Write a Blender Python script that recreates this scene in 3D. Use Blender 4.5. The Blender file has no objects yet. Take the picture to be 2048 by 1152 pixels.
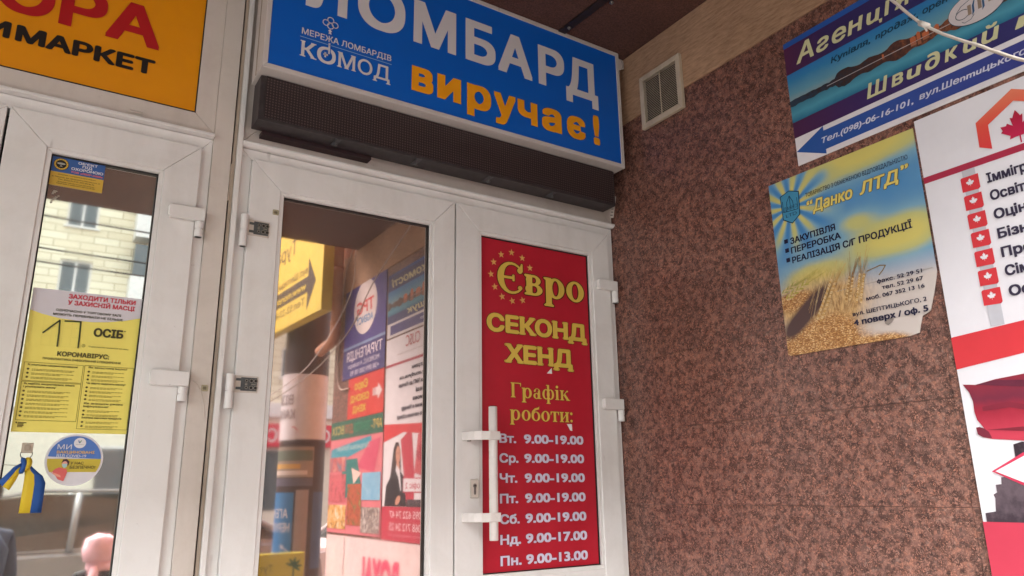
import bpy, bmesh, math, random
from mathutils import Vector, Matrix
from mathutils.geometry import tessellate_polygon, delaunay_2d_cdt
R = math.radians
random.seed(7)
S = bpy.context.scene
C = S.collection

# ------------------------------------------------------------------ camera
cd = bpy.data.cameras.new('camera'); cam = bpy.data.objects.new('camera', cd); C.objects.link(cam)
cd.sensor_width = 36.0; cd.lens = 1483.49 / 2048 * 36.0; cd.clip_start = 0.05; cd.clip_end = 400
_y, _p, _r = 0.57806288, 0.264727103, -0.015868422
_f = Vector((math.sin(_y) * math.cos(_p), math.cos(_y) * math.cos(_p), math.sin(_p)))
_rt = Vector((math.cos(_y), -math.sin(_y), 0)); _up = _rt.cross(_f)
_r2 = math.cos(_r) * _rt + math.sin(_r) * _up; _u2 = -math.sin(_r) * _rt + math.cos(_r) * _up
cam.matrix_world = Matrix(((_r2.x, _u2.x, -_f.x, 0.0), (_r2.y, _u2.y, -_f.y, -2.2), (_r2.z, _u2.z, -_f.z, 1.5), (0, 0, 0, 1)))
S.camera = cam

# ------------------------------------------------------------------ world, sun, exposure
W = bpy.data.worlds.new('World'); S.world = W; W.use_nodes = True
nt = W.node_tree; nt.nodes.clear()
sky = nt.nodes.new('ShaderNodeTexSky'); sky.sky_type = 'NISHITA'; sky.sun_disc = False
SUN_EL, SUN_AZ = 50.0, 203.0
sky.sun_elevation = R(SUN_EL); sky.sun_rotation = R(SUN_AZ); sky.dust_density = 4.0; sky.air_density = 1.0; sky.ozone_density = 1.0
hs = nt.nodes.new('ShaderNodeHueSaturation'); hs.inputs['Saturation'].default_value = 0.34
bg = nt.nodes.new('ShaderNodeBackground'); bg.inputs['Strength'].default_value = 0.15
wo = nt.nodes.new('ShaderNodeOutputWorld')
nt.links.new(sky.outputs[0], hs.inputs['Color']); nt.links.new(hs.outputs[0], bg.inputs['Color']); nt.links.new(bg.outputs[0], wo.inputs['Surface'])
sd = bpy.data.lights.new('sun', 'SUN'); sd.energy = 1.5; sd.angle = R(45); sd.color = (1.0, 0.99, 0.985)
so = bpy.data.objects.new('sun', sd); C.objects.link(so)
_d = Vector((math.sin(R(SUN_AZ)) * math.cos(R(SUN_EL)), math.cos(R(SUN_AZ)) * math.cos(R(SUN_EL)), math.sin(R(SUN_EL))))
so.rotation_euler = _d.to_track_quat('Z', 'Y').to_euler()
S.view_settings.view_transform = 'Standard'; S.view_settings.look = 'None'
S.view_settings.exposure = 2.78; S.view_settings.gamma = 1.0; S.view_settings.use_curve_mapping = False
S.render.engine = 'CYCLES'
S.cycles.max_bounces = 10; S.cycles.diffuse_bounces = 6; S.cycles.glossy_bounces = 5

# ------------------------------------------------------------------ helpers
LOC = {}
def put(o, label=None, cat=None, group=None, kind=None):
    if label: o['label'] = label
    if cat: o['category'] = cat
    if group: o['group'] = group
    if kind: o['kind'] = kind
    return o
def thing(name, label, cat, loc=(0, 0, 0), group=None):
    o = bpy.data.objects.new(name, None); C.objects.link(o); o.location = loc; o.empty_display_size = 0.05
    LOC[o.name] = Vector(loc)
    return put(o, label, cat, group)
def mk(name, verts, faces, mats, parent=None, fm=None, bevel=0.0, smooth=False, loc=None, label=None, recalc=True, seg=1):
    if not isinstance(mats, (list, tuple)): mats = [mats]
    base = LOC[parent.name] if parent is not None else Vector(loc or (0, 0, 0))
    me = bpy.data.meshes.new(name)
    me.from_pydata([tuple(Vector(v) - base) for v in verts], [], faces)
    for m in mats: me.materials.append(m)
    if fm: me.polygons.foreach_set('material_index', fm)
    if bevel or recalc:
        bm = bmesh.new(); bm.from_mesh(me)
        if recalc: bmesh.ops.recalc_face_normals(bm, faces=bm.faces)
        if bevel: bmesh.ops.bevel(bm, geom=bm.edges[:], offset=bevel, segments=seg, affect='EDGES', clamp_overlap=True)
        bm.to_mesh(me); bm.free()
    if smooth: me.polygons.foreach_set('use_smooth', [True] * len(me.polygons))
    o = bpy.data.objects.new(name, me); C.objects.link(o)
    if parent is not None: o.parent = parent; LOC[o.name] = base
    else: o.location = base; LOC[o.name] = base
    if label: o['label'] = label
    return o
BF = [(0, 3, 2, 1), (4, 5, 6, 7), (0, 1, 5, 4), (1, 2, 6, 5), (2, 3, 7, 6), (3, 0, 4, 7)]
def boxv(x0, x1, y0, y1, z0, z1):
    return [(x0, y0, z0), (x1, y0, z0), (x1, y1, z0), (x0, y1, z0), (x0, y0, z1), (x1, y0, z1), (x1, y1, z1), (x0, y1, z1)]
def box(name, x0, x1, y0, y1, z0, z1, m, parent=None, bevel=0.0, **k):
    return mk(name, boxv(x0, x1, y0, y1, z0, z1), BF, m, parent, bevel=bevel, **k)
def boxes(name, lst, m, parent=None, bevel=0.0, **k):
    V = []; F = []
    for b in lst:
        n = len(V); V += boxv(*b); F += [tuple(i + n for i in f) for f in BF]
    return mk(name, V, F, m, parent, bevel=bevel, **k)
def prism(name, poly, ax, a, b, m, parent=None, bevel=0.0, **k):
    """polygon extruded along axis ax: 0 -> (p,q)=(y,z); 1 -> (x,z); 2 -> (x,y)"""
    def P(p, q, t): return (t, p, q) if ax == 0 else ((p, t, q) if ax == 1 else (p, q, t))
    n = len(poly); V = [P(p, q, a) for p, q in poly] + [P(p, q, b) for p, q in poly]
    F = [tuple(range(n)), tuple(range(2 * n - 1, n - 1, -1))] + [(i, (i + 1) % n, (i + 1) % n + n, i + n) for i in range(n)]
    return mk(name, V, F, m, parent, bevel=bevel, **k)
def tubegeo(pts, r, n=10, caps=True):
    V = []; F = []; pts = [Vector(p) for p in pts]; prev = None
    for i, p in enumerate(pts):
        t = (pts[min(i + 1, len(pts) - 1)] - pts[max(i - 1, 0)]).normalized()
        if prev is None:
            a = t.orthogonal().normalized()
        else:
            a = (prev - t * prev.dot(t)).normalized()
        prev = a; b = t.cross(a); rr = r[i] if isinstance(r, (list, tuple)) else r
        for k in range(n):
            an = 2 * math.pi * k / n; V.append(tuple(p + a * math.cos(an) * rr + b * math.sin(an) * rr))
    for i in range(len(pts) - 1):
        for k in range(n):
            F.append((i * n + k, i * n + (k + 1) % n, (i + 1) * n + (k + 1) % n, (i + 1) * n + k))
    if caps:
        F.append(tuple(range(n - 1, -1, -1))); F.append(tuple(range((len(pts) - 1) * n, len(pts) * n)))
    return V, F
def tube(name, pts, r, m, parent=None, n=10, **k):
    V, F = tubegeo(pts, r, n); return mk(name, V, F, m, parent, smooth=k.pop('smooth', n > 6), **k)
def spl(pts, n=8):
    P = [Vector(p) for p in pts]; P = [2 * P[0] - P[1]] + P + [2 * P[-1] - P[-2]]; out = []
    for i in range(1, len(P) - 2):
        for k in range(n):
            t = k / n; a, b, c, d = P[i - 1:i + 3]
            out.append(0.5 * ((2 * b) + (c - a) * t + (2 * a - 5 * b + 4 * c - d) * t * t + (3 * b - a - 3 * c + d) * t ** 3))
    out.append(P[-2]); return out

# ------------------------------------------------------------------ materials
def lin(c): c /= 255.0; return c / 12.92 if c <= 0.04045 else ((c + 0.055) / 1.055) ** 2.4
def rgb(r, g, b): return (lin(r), lin(g), lin(b), 1)
MC = {}
def newmat(name):
    m = bpy.data.materials.new(name); m.use_nodes = True
    return m, m.node_tree, m.node_tree.nodes['Principled BSDF']
def N(t, typ, **k):
    n = t.nodes.new(typ)
    for a, v in k.items():
        if a in n.inputs: n.inputs[a].default_value = v
        else: setattr(n, a, v)
    return n
def ramp(t, fac, stops, interp='LINEAR'):
    r = t.nodes.new('ShaderNodeValToRGB'); r.color_ramp.interpolation = interp
    e = r.color_ramp.elements
    while len(e) < len(stops): e.new(0.5)
    for i, (p, c) in enumerate(stops): e[i].position = p; e[i].color = c
    t.links.new(fac, r.inputs[0]); return r.outputs[0]
def pos(t, sc=(1, 1, 1), rot=(0, 0, 0)):
    g = t.nodes.new('ShaderNodeNewGeometry'); mp = t.nodes.new('ShaderNodeMapping'); mp.inputs['Scale'].default_value = sc
    mp.inputs['Rotation'].default_value = rot
    t.links.new(g.outputs['Position'], mp.inputs['Vector']); return mp.outputs[0]
def noise(t, vec, scale, detail=4, rough=0.6, dist=0.0):
    n = t.nodes.new('ShaderNodeTexNoise'); n.inputs['Scale'].default_value = scale; n.inputs['Detail'].default_value = detail
    n.inputs['Roughness'].default_value = rough; n.inputs['Distortion'].default_value = dist; t.links.new(vec, n.inputs['Vector']); return n.outputs[0]
def mixc(t, fac, a, b, mode='MIX'):
    m = t.nodes.new('ShaderNodeMix'); m.data_type = 'RGBA'; m.blend_type = mode
    if isinstance(fac, (int, float)): m.inputs[0].default_value = fac
    else: t.links.new(fac, m.inputs[0])
    for i, v in ((6, a), (7, b)):
        if isinstance(v, tuple): m.inputs[i].default_value = v
        else: t.links.new(v, m.inputs[i])
    return m.outputs[2]
def bump(t, bs, h, strength=0.3, dist=0.002):
    b = t.nodes.new('ShaderNodeBump'); b.inputs['Strength'].default_value = strength; b.inputs['Distance'].default_value = dist
    t.links.new(h, b.inputs['Height']); t.links.new(b.outputs[0], bs.inputs['Normal'])
def math_(t, op, a, b=None):
    m = t.nodes.new('ShaderNodeMath'); m.operation = op
    for i, v in ((0, a), (1, b)):
        if v is None: continue
        if isinstance(v, (int, float)): m.inputs[i].default_value = v
        else: t.links.new(v, m.inputs[i])
    return m.outputs[0]
def flat(r, g, b, rough=0.42, wear=0.10, metal=0.0):
    """printed vinyl / paint of one colour with faint grain and dust"""
    key = (r, g, b, rough, wear, metal)
    if key in MC: return MC[key]
    m, t, bs = newmat('print_%d_%d_%d' % (r, g, b)); c = rgb(r, g, b)
    n = noise(t, pos(t), 9, 5, 0.65)
    dk = tuple(x * (1 - wear) for x in c[:3]) + (1,); lt = tuple(min(1, x * (1 + wear * 0.5) + 0.01 * wear) for x in c[:3]) + (1,)
    col = ramp(t, n, [(0.3, dk), (0.7, lt)]); t.links.new(col, bs.inputs['Base Color'])
    rr = ramp(t, noise(t, pos(t), 23, 3), [(0.3, (rough - .06,) * 3 + (1,)), (0.7, (rough + .1,) * 3 + (1,))]); t.links.new(rr, bs.inputs['Roughness'])
    bs.inputs['Metallic'].default_value = metal; bs.inputs['Specular IOR Level'].default_value = 0.35
    MC[key] = m; return m
def mk_pvc(name, base, dirt, amount=0.5):
    m, t, bs = newmat(name)
    p = pos(t); streak = noise(t, pos(t, (5, 5, .7)), 1.6, 6, 0.6); blot = noise(t, p, 3.0, 8, 0.72, 0.4); fine = noise(t, p, 46, 4, 0.7)
    a = ramp(t, blot, [(0.46, (0, 0, 0, 1)), (0.78, (1, 1, 1, 1))]); b = ramp(t, streak, [(0.5, (0, 0, 0, 1)), (0.85, (1, 1, 1, 1))])
    f = math_(t, 'MULTIPLY', math_(t, 'ADD', a, b), amount)
    c = mixc(t, f, rgb(*base), rgb(*dirt))
    sp = ramp(t, fine, [(0.67, (0, 0, 0, 1)), (0.78, (1, 1, 1, 1))])
    c = mixc(t, math_(t, 'MULTIPLY', sp, 0.35), c, rgb(*[int(x * .72) for x in dirt]))
    for rot_, sc_ in ((R(35), 26), (R(-62), 19)):
        k = noise(t, pos(t, (1, 1, .06), (0, rot_, 0)), sc_, 2, 0.5); k2 = noise(t, p, 6.5, 2, .5)
        scr = math_(t, 'MULTIPLY', ramp(t, k, [(0.70, (0, 0, 0, 1)), (0.73, (1, 1, 1, 1))]), ramp(t, k2, [(0.58, (0, 0, 0, 1)), (0.64, (1, 1, 1, 1))]))
        c = mixc(t, math_(t, 'MULTIPLY', scr, 0.5), c, rgb(120, 108, 98))
    t.links.new(c, bs.inputs['Base Color'])
    bs.inputs['Roughness'].default_value = 0.38; bs.inputs['Specular IOR Level'].default_value = 0.4
    bump(t, bs, noise(t, p, 160, 2), 0.08, 0.0008); bs.inputs['Roughness'].default_value = 0.33
    return m
PVC = mk_pvc('white_upvc', (230, 228, 226), (190, 184, 177), 0.38)
PVC2 = mk_pvc('aged_upvc', (212, 203, 195), (172, 160, 148), 0.45)
TAN = mk_pvc('dirty_tan_trim', (176, 160, 144), (120, 104, 90), 0.8)
def mk_dark(name, c, rough=0.6):
    m, t, bs = newmat(name); n = noise(t, pos(t), 30, 4)
    col = ramp(t, n, [(0.35, rgb(*[int(x * .75) for x in c])), (0.7, rgb(*c))]); t.links.new(col, bs.inputs['Base Color']); bs.inputs['Roughness'].default_value = rough; return m
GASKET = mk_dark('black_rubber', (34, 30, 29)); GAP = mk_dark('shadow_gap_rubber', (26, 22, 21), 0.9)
GREYPL = mk_dark('grey_plastic', (92, 90, 92), 0.5)
def mk_steel(name, c, rough=0.35):
    m, t, bs = newmat(name); n = noise(t, pos(t, (1, 1, 8)), 40, 3); col = ramp(t, n, [(0.3, rgb(*[int(x * .8) for x in c])), (0.7, rgb(*c))])
    t.links.new(col, bs.inputs['Base Color']); bs.inputs['Metallic'].default_value = 0.9; bs.inputs['Roughness'].default_value = rough; return m
STEEL = mk_steel('dull_steel', (150, 146, 142)); 
def mk_glass(name, tint, spec=0.02):
    m, t, bs = newmat(name); n = noise(t, pos(t), 5.0, 6, 0.7, 0.3)
    lo = rgb(*tint); hi = tuple(min(1, x * 1.05) for x in lo[:3]) + (1,)
    t.links.new(ramp(t, n, [(0.3, lo), (0.7, hi)]), bs.inputs['Base Color']); bs.inputs['Metallic'].default_value = 1.0
    film = ramp(t, noise(t, pos(t), 2.2, 5, 0.7), [(0.4, (spec,) * 3 + (1,)), (0.85, (spec + 0.04,) * 3 + (1,))])
    t.links.new(film, bs.inputs['Roughness'])
    bump(t, bs, noise(t, pos(t), 1.3, 1, 0.3), 0.10, 0.002)
    d = t.nodes.new('ShaderNodeBsdfDiffuse'); d.inputs[0].default_value = rgb(170, 160, 152)
    mx = t.nodes.new('ShaderNodeMixShader'); dust = noise(t, pos(t), 3.5, 8, 0.75)
    sp = ramp(t, dust, [(0.35, (0.11,) * 3 + (1,)), (0.75, (0.26,) * 3 + (1,))]); t.links.new(sp, mx.inputs[0])
    out = t.nodes['Material Output']; t.links.new(bs.outputs[0], mx.inputs[1]); t.links.new(d.outputs[0], mx.inputs[2]); t.links.new(mx.outputs[0], out.inputs['Surface'])
    return m
GLASS_B = mk_glass('bronze_mirror_glass', (204, 184, 176), 0.02); GLASS_C = mk_glass('clear_dark_glass', (236, 238, 226), 0.015)

def mk_granite():
    m, t, bs = newmat('polished_red_granite'); p = pos(t)
    oi = t.nodes.new('ShaderNodeObjectInfo')
    warp = t.nodes.new('ShaderNodeTexNoise'); warp.inputs['Scale'].default_value = 60; warp.inputs['Detail'].default_value = 3; t.links.new(p, warp.inputs['Vector'])
    vm = t.nodes.new('ShaderNodeVectorMath'); vm.operation = 'MULTIPLY_ADD'; vm.inputs[1].default_value = (0.012,) * 3
    t.links.new(warp.outputs['Color'], vm.inputs[0]); t.links.new(p, vm.inputs[2]); q = vm.outputs[0]
    v = t.nodes.new('ShaderNodeTexVoronoi'); v.inputs['Scale'].default_value = 120; t.links.new(q, v.inputs['Vector'])
    ve = t.nodes.new('ShaderNodeTexVoronoi'); ve.feature = 'DISTANCE_TO_EDGE'; ve.inputs['Scale'].default_value = 120; t.links.new(q, ve.inputs['Vector'])
    sep = t.nodes.new('ShaderNodeSeparateColor'); t.links.new(v.outputs['Color'], sep.inputs[0])
    cells = ramp(t, sep.outputs[0], [(0.0, rgb(116, 90, 83)), (0.15, rgb(132, 101, 92)), (0.3, rgb(156, 116, 104)), (0.6, rgb(168, 125, 111)), (0.85, rgb(178, 125, 107)), (1.0, rgb(162, 132, 122))])
    sm = noise(t, q, 98, 2, 0.5, 1.4); sn = noise(t, q, 70, 2, 0.5, 2.0)
    rd_ = math_(t, 'ABSOLUTE', math_(t, 'SUBTRACT', sm, 0.5)); rd2 = math_(t, 'ABSOLUTE', math_(t, 'SUBTRACT', sn, 0.47))
    w1 = ramp(t, rd_, [(0.0, (1, 1, 1, 1)), (0.060, (1,) * 3 + (1,)), (0.080, (0, 0, 0, 1))]); w2 = ramp(t, rd2, [(0.0, (1, 1, 1, 1)), (0.045, (1,) * 3 + (1,)), (0.060, (0, 0, 0, 1))])
    gate = ramp(t, noise(t, p, 42, 3, 0.6), [(0.38, (0.35,) * 3 + (1,)), (0.58, (1, 1, 1, 1))])
    dark = math_(t, 'MULTIPLY', math_(t, 'MAXIMUM', w1, math_(t, 'MULTIPLY', w2, 0.9)), gate)
    c = mixc(t, math_(t, 'MULTIPLY', dark, 0.86), cells, rgb(48, 27, 25))
    edge = ramp(t, ve.outputs['Distance'], [(0.0, (1, 1, 1, 1)), (0.08, (0, 0, 0, 1))])
    c = mixc(t, math_(t, 'MULTIPLY', edge, 0.45), c, rgb(74, 46, 43))
    gp_ = ramp(t, noise(t, q, 38, 4, 0.7, 1.0), [(0.60, (0, 0, 0, 1)), (0.68, (1, 1, 1, 1))]); c = mixc(t, math_(t, 'MULTIPLY', gp_, 0.45), c, rgb(70, 56, 58))
    big = ramp(t, noise(t, p, 14, 4, 0.65), [(0.35, (0.88, 0.85, 0.85, 1)), (0.65, (1.08, 1.04, 1.01, 1))])
    c = mixc(t, 1.0, c, big, 'MULTIPLY')
    fleck = ramp(t, noise(t, q, 210, 2), [(0.72, (0, 0, 0, 1)), (0.76, (1, 1, 1, 1))])  # small pale flecks scattered at random through the stone colour
    c = mixc(t, math_(t, 'MULTIPLY', fleck, 0.5), c, rgb(205, 178, 165))
    tone = ramp(t, oi.outputs['Random'], [(0, (0.88, 0.87, 0.87, 1)), (1, (1.08, 1.04, 1.03, 1))])
    c = mixc(t, 1.0, c, tone, 'MULTIPLY')
    t.links.new(c, bs.inputs['Base Color']); bs.inputs['Roughness'].default_value = 0.32; bs.inputs['Specular IOR Level'].default_value = 0.35
    bump(t, bs, sm, 0.08, 0.0008)
    return m
GRAN = mk_granite()
def mk_plaster(name, a, b, scale=(1, 1, 1), rot=(0, 0, 0), s=60, bs_=0.5, d=0.004):
    m, t, bs = newmat(name); q = pos(t, scale, rot); n = noise(t, q, s, 5, 0.7); n2 = noise(t, pos(t), 2.5, 5, 0.6)
    c = ramp(t, n, [(0.32, rgb(*a)), (0.62, rgb(*b))]); c = mixc(t, 1.0, c, ramp(t, n2, [(0.3, (0.8, 0.78, 0.76, 1)), (0.7, (1.06, 1.05, 1.04, 1))]), 'MULTIPLY')
    t.links.new(c, bs.inputs['Base Color']); bs.inputs['Roughness'].default_value = 0.9; bump(t, bs, n, bs_, d); return m
BAND = mk_plaster('scratched_tan_plaster', (152, 120, 94), (190, 154, 124), (1, 0.16, 1), (R(14), 0, 0), 120, 0.6, 0.004)
CEIL = mk_plaster('brown_sprayed_plaster', (66, 43, 37), (108, 72, 62), s=170, bs_=0.6, d=0.003)
ORNG = mk_plaster('orange_plaster', (170, 112, 84), (200, 138, 104), s=60)
BEIGE = mk_plaster('beige_plaster', (180, 168, 146), (206, 196, 172), s=40)
PAVE = mk_plaster('concrete_paving', (88, 85, 82), (118, 114, 110), s=30)
ROAD = mk_plaster('asphalt', (52, 52, 54), (74, 74, 76), s=80)
def mk_led():
    m, t, bs = newmat('led_matrix_face'); g = t.nodes.new('ShaderNodeNewGeometry'); sx = t.nodes.new('ShaderNodeSeparateXYZ'); t.links.new(g.outputs['Position'], sx.inputs[0])
    f = 2 * math.pi / 0.0092
    a = math_(t, 'SINE', math_(t, 'MULTIPLY', sx.outputs[0], f)); b = math_(t, 'SINE', math_(t, 'MULTIPLY', sx.outputs[2], f))
    a = math_(t, 'ADD', math_(t, 'MULTIPLY', a, .5), .5); b = math_(t, 'ADD', math_(t, 'MULTIPLY', b, .5), .5)
    d = ramp(t, math_(t, 'MULTIPLY', a, b), [(0.3, rgb(38, 26, 28)), (0.8, rgb(92, 74, 72))])
    t.links.new(d, bs.inputs['Base Color']); bs.inputs['Roughness'].default_value = 0.55; bump(t, bs, math_(t, 'MULTIPLY', a, b), 0.5, 0.002); return m
LED = mk_led(); LEDC = mk_dark('led_case_metal', (62, 54, 56), 0.5)

# ------------------------------------------------------------------ flat print on planes
def front(y):  # facing the viewer (-y)
    return lambda u, v, d=0.0: (u, y - d, v)
def rwall(x):  # the right wall, reading towards the street: u = -y
    return lambda u, v, d=0.0: (x - d, -u, v)
LAY = 0.001
def tess(poly, holes=()):
    loops = [[Vector((p[0], p[1], 0)) for p in poly]] + [[Vector((p[0], p[1], 0)) for p in h] for h in holes]
    return [p for l in loops for p in l], tessellate_polygon(loops)
def fix(V3, F, fr):
    """wind the faces so that they look out of the plane"""
    n = (Vector(fr(1, 0)) - Vector(fr(0, 0))).cross(Vector(fr(0, 1)) - Vector(fr(0, 0)))
    out = Vector(fr(0, 0, 1)) - Vector(fr(0, 0, 0)); G = []
    for f in F:
        a, b, c = V3[f[0]], V3[f[1]], V3[f[2]]
        G.append(tuple(f) if (Vector(b) - Vector(a)).cross(Vector(c) - Vector(a)).dot(out) >= 0 else tuple(reversed(f)))
    return G
class Art:
    """collects flat shapes of one printed part, several colours"""
    def __init__(s, fr, layer=1): s.fr = fr; s.l = layer; s.V = []; s.F = []; s.M = []; s.mats = []
    def _m(s, m):
        if m not in s.mats: s.mats.append(m)
        return s.mats.index(m)
    def poly(s, pts, m, layer=None, holes=()):
        l = s.l if layer is None else layer; P, T = tess(pts, holes); n = len(s.V)
        V3 = [s.fr(p[0], p[1], l * LAY) for p in P]; s.V += V3; G = fix(V3, T, s.fr)
        s.F += [tuple(i + n for i in f) for f in G]; s.M += [s._m(m)] * len(T); return s
    def rect(s, u0, u1, v0, v1, m, layer=None): return s.poly([(u0, v0), (u1, v0), (u1, v1), (u0, v1)], m, layer)
    def ell(s, cu, cv, ru, rv, m, layer=None, n=40, a0=0, a1=360, rot=0):
        P = []; k = n if a1 - a0 >= 360 else n + 1
        for i in range(k):
            a = R(a0 + (a1 - a0) * i / n); x, y = ru * math.cos(a), rv * math.sin(a); c, q = math.cos(R(rot)), math.sin(R(rot)); P.append((cu + x * c - y * q, cv + x * q + y * c))
        return s.poly(P, m, layer)
    def ring(s, cu, cv, ru, rv, w, m, layer=None, n=40, rot=0):
        def E(a_, b_):
            o = []
            for i in range(n):
                a = 2 * math.pi * i / n; x, y = a_ * math.cos(a), b_ * math.sin(a); c, q = math.cos(R(rot)), math.sin(R(rot)); o.append((cu + x * c - y * q, cv + x * q + y * c))
            return o
        return s.poly(E(ru, rv), m, layer, [list(reversed(E(ru - w, rv - w)))])
    def line(s, pts, w, m, layer=None):
        for (a, b), (c, d) in zip(pts[:-1], pts[1:]):
            t = Vector((c - a, d - b)); 
            if t.length < 1e-6: continue
            t.normalize(); nx, ny = -t.y * w / 2, t.x * w / 2; e = w * 0.3
            a, b, c, d = a - t.x * e, b - t.y * e, c + t.x * e, d + t.y * e
            s.poly([(a + nx, b + ny), (a - nx, b - ny), (c - nx, d - ny), (c + nx, d + ny)], m, layer)
        return s
    def star(s, cu, cv, r, m, layer=None, k=5, q=0.42, rot=90):
        return s.poly([(cu + (r if i % 2 == 0 else r * q) * math.cos(R(rot + i * 180 / k)), cv + (r if i % 2 == 0 else r * q) * math.sin(R(rot + i * 180 / k))) for i in range(2 * k)], m, layer)
    def done(s, name, parent, label=None): return mk(name, s.V, s.F, s.mats, parent, s.M, recalc=False, label=label)
LEAF = [(0, 1), (.12, .77), (.18, .62), (.30, .68), (.25, .36), (.22, .20), (.33, .30), (.47, .44), (.53, .32), (.80, .36), (.72, .12), (.82, .04), (.42, -.28), (.48, -.46), (.20, -.42), (.03, -.42), (.03, -.80)]
LEAF = [(x, y) for x, y in LEAF] + [(-x, y) for x, y in reversed(LEAF[1:])]
def leaf(A, cu, cv, s, m, layer=None): A.poly([(cu + x * s, cv + y * s) for x, y in LEAF], m, layer)

def area(P): return sum(P[i][0] * P[(i + 1) % len(P)][1] - P[(i + 1) % len(P)][0] * P[i][1] for i in range(len(P))) / 2
TC = {}
def _el(cx, cy, rx, ry, n=32, a0=0, a1=360):
    m = n if a1 - a0 >= 360 else n + 1
    return [(cx + rx * math.cos(R(a0 + (a1 - a0) * i / n)), cy + ry * math.sin(R(a0 + (a1 - a0) * i / n))) for i in range(m)]
def _ring(cx, cy, rx, ry, t, tt=None): tt = t * .32 if tt is None else tt; return [_el(cx, cy, rx, ry), list(reversed(_el(cx, cy, rx - t, ry - tt)))]
def _rc(x0, x1, y0, y1): return [(x0, y0), (x1, y0), (x1, y1), (x0, y1)]
def _stem(x, y0, y1, t=.115, sb=1, st=1, e=.05, h=.032):
    o = [_rc(x, x + t, y0, y1)]
    if sb: o.append([(x - e, y0), (x + t + e, y0), (x + t + e, y0 + h * .7), (x + t, y0 + h * 1.7), (x, y0 + h * 1.7), (x - e, y0 + h * .7)])
    if st: o.append([(x, y1 - h * 1.7), (x + t, y1 - h * 1.7), (x + t + (e if st > 1 else 0), y1 - h * .7), (x + t + (e if st > 1 else 0), y1), (x - e, y1), (x - e, y1 - h * .7)])
    return o
def _arc(cx, cy, rx, ry, a0, a1, t0, t1, n=18):
    O = []; I = []
    for i in range(n + 1):
        f = i / n; a = R(a0 + (a1 - a0) * f); t = t0 + (t1 - t0) * math.sin(f * math.pi); O.append((cx + rx * math.cos(a), cy + ry * math.sin(a))); I.append((cx + (rx - t) * math.cos(a), cy + (ry - t * .45) * math.sin(a)))
    P = O + list(reversed(I)); return [P if area(P) > 0 else list(reversed(P))]
X_ = .46
SERIF = {
 'Є': (_arc(.36, .33, .33, .345, 42, 318, .035, .135) + [_rc(.14, .40, .315, .352), _rc(.395, .43, .27, .40)] + [_el(.575, .515, .055, .055, 14), [(.60, .50), (.635, .50), (.635, .67), (.612, .67), (.59, .60)], _el(.575, .13, .045, .04, 14)], .70),
 'в': (_stem(.06, 0, X_, .115, 1, 1) + _ring(.215, .345, .165, .115, .085, .032) + _ring(.225, .128, .195, .128, .10, .032), .47),
 'р': (_stem(.06, -.20, X_, .115, 1, 1) + _ring(.29, .23, .21, .235, .115, .038), .55),
 'о': (_ring(.24, .23, .215, .24, .115, .036), .48),
 'Г': (_stem(.07, 0, .66, .12, 1, 1) + [_rc(.10, .50, .625, .66), [(.485, .50), (.51, .50), (.515, .66), (.44, .66), (.47, .61)]], .54),
 'а': (_ring(.185, .125, .155, .135, .095, .034) + [_rc(.255, .365, 0, .34), _rc(.35, .43, 0, .035)] + _arc(.215, .33, .15, .135, 0, 165, .09, .045) + [_el(.10, .345, .045, .045, 14)], .44),
 'ф': (_stem(.285, -.20, .66, .105, 1, 1) + _ring(.225, .23, .185, .235, .105, .038) + _ring(.45, .23, .185, .235, .105, .038), .68),
 'і': (_stem(.06, 0, X_, .11, 1, 1) + [_el(.115, .60, .062, .062, 16)], .25),
 'к': (_stem(.06, 0, X_, .11, 1, 2) + [[(.16, .22), (.20, .22), (.40, .43), (.36, .445)], [(.19, .25), (.36, 0), (.50, 0), (.29, .29)], _el(.395, .425, .04, .04, 12), _rc(.33, .53, 0, .03)], .53),
 'б': (_ring(.24, .21, .215, .215, .11, .036) + [[(.025, .20), (.14, .24), (.15, .38), (.21, .47), (.40, .53), (.41, .66), (.36, .61), (.18, .56), (.07, .45), (.03, .33)]], .48),
 'т': (_stem(.175, 0, X_, .115, 1, 0) + [_rc(.02, .445, .425, .46), [(.02, .30), (.045, .30), (.085, .43), (.02, .46)], [(.445, .30), (.445, .46), (.38, .43), (.42, .30)]], .47),
 'и': (_stem(.06, 0, X_, .11, 1, 2) + _stem(.34, 0, X_, .11, 1, 2) + [[(.16, .08), (.36, .34), (.36, .40), (.16, .14)]], .52),
 ':': ([_el(.10, .06, .062, .062, 16), _el(.10, .40, .062, .062, 16)], .22), ' ': ([], .25)}
def inside(p, poly):
    c = False; n = len(poly); x, y = p
    for i in range(n):
        x1, y1 = poly[i]; x2, y2 = poly[(i + 1) % n]
        if (y1 > y) != (y2 > y) and x < (x2 - x1) * (y - y1) / (y2 - y1) + x1: c = not c
    return c
def area(P): return sum(P[i][0] * P[(i + 1) % len(P)][1] - P[(i + 1) % len(P)][0] * P[i][1] for i in range(len(P))) / 2
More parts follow.
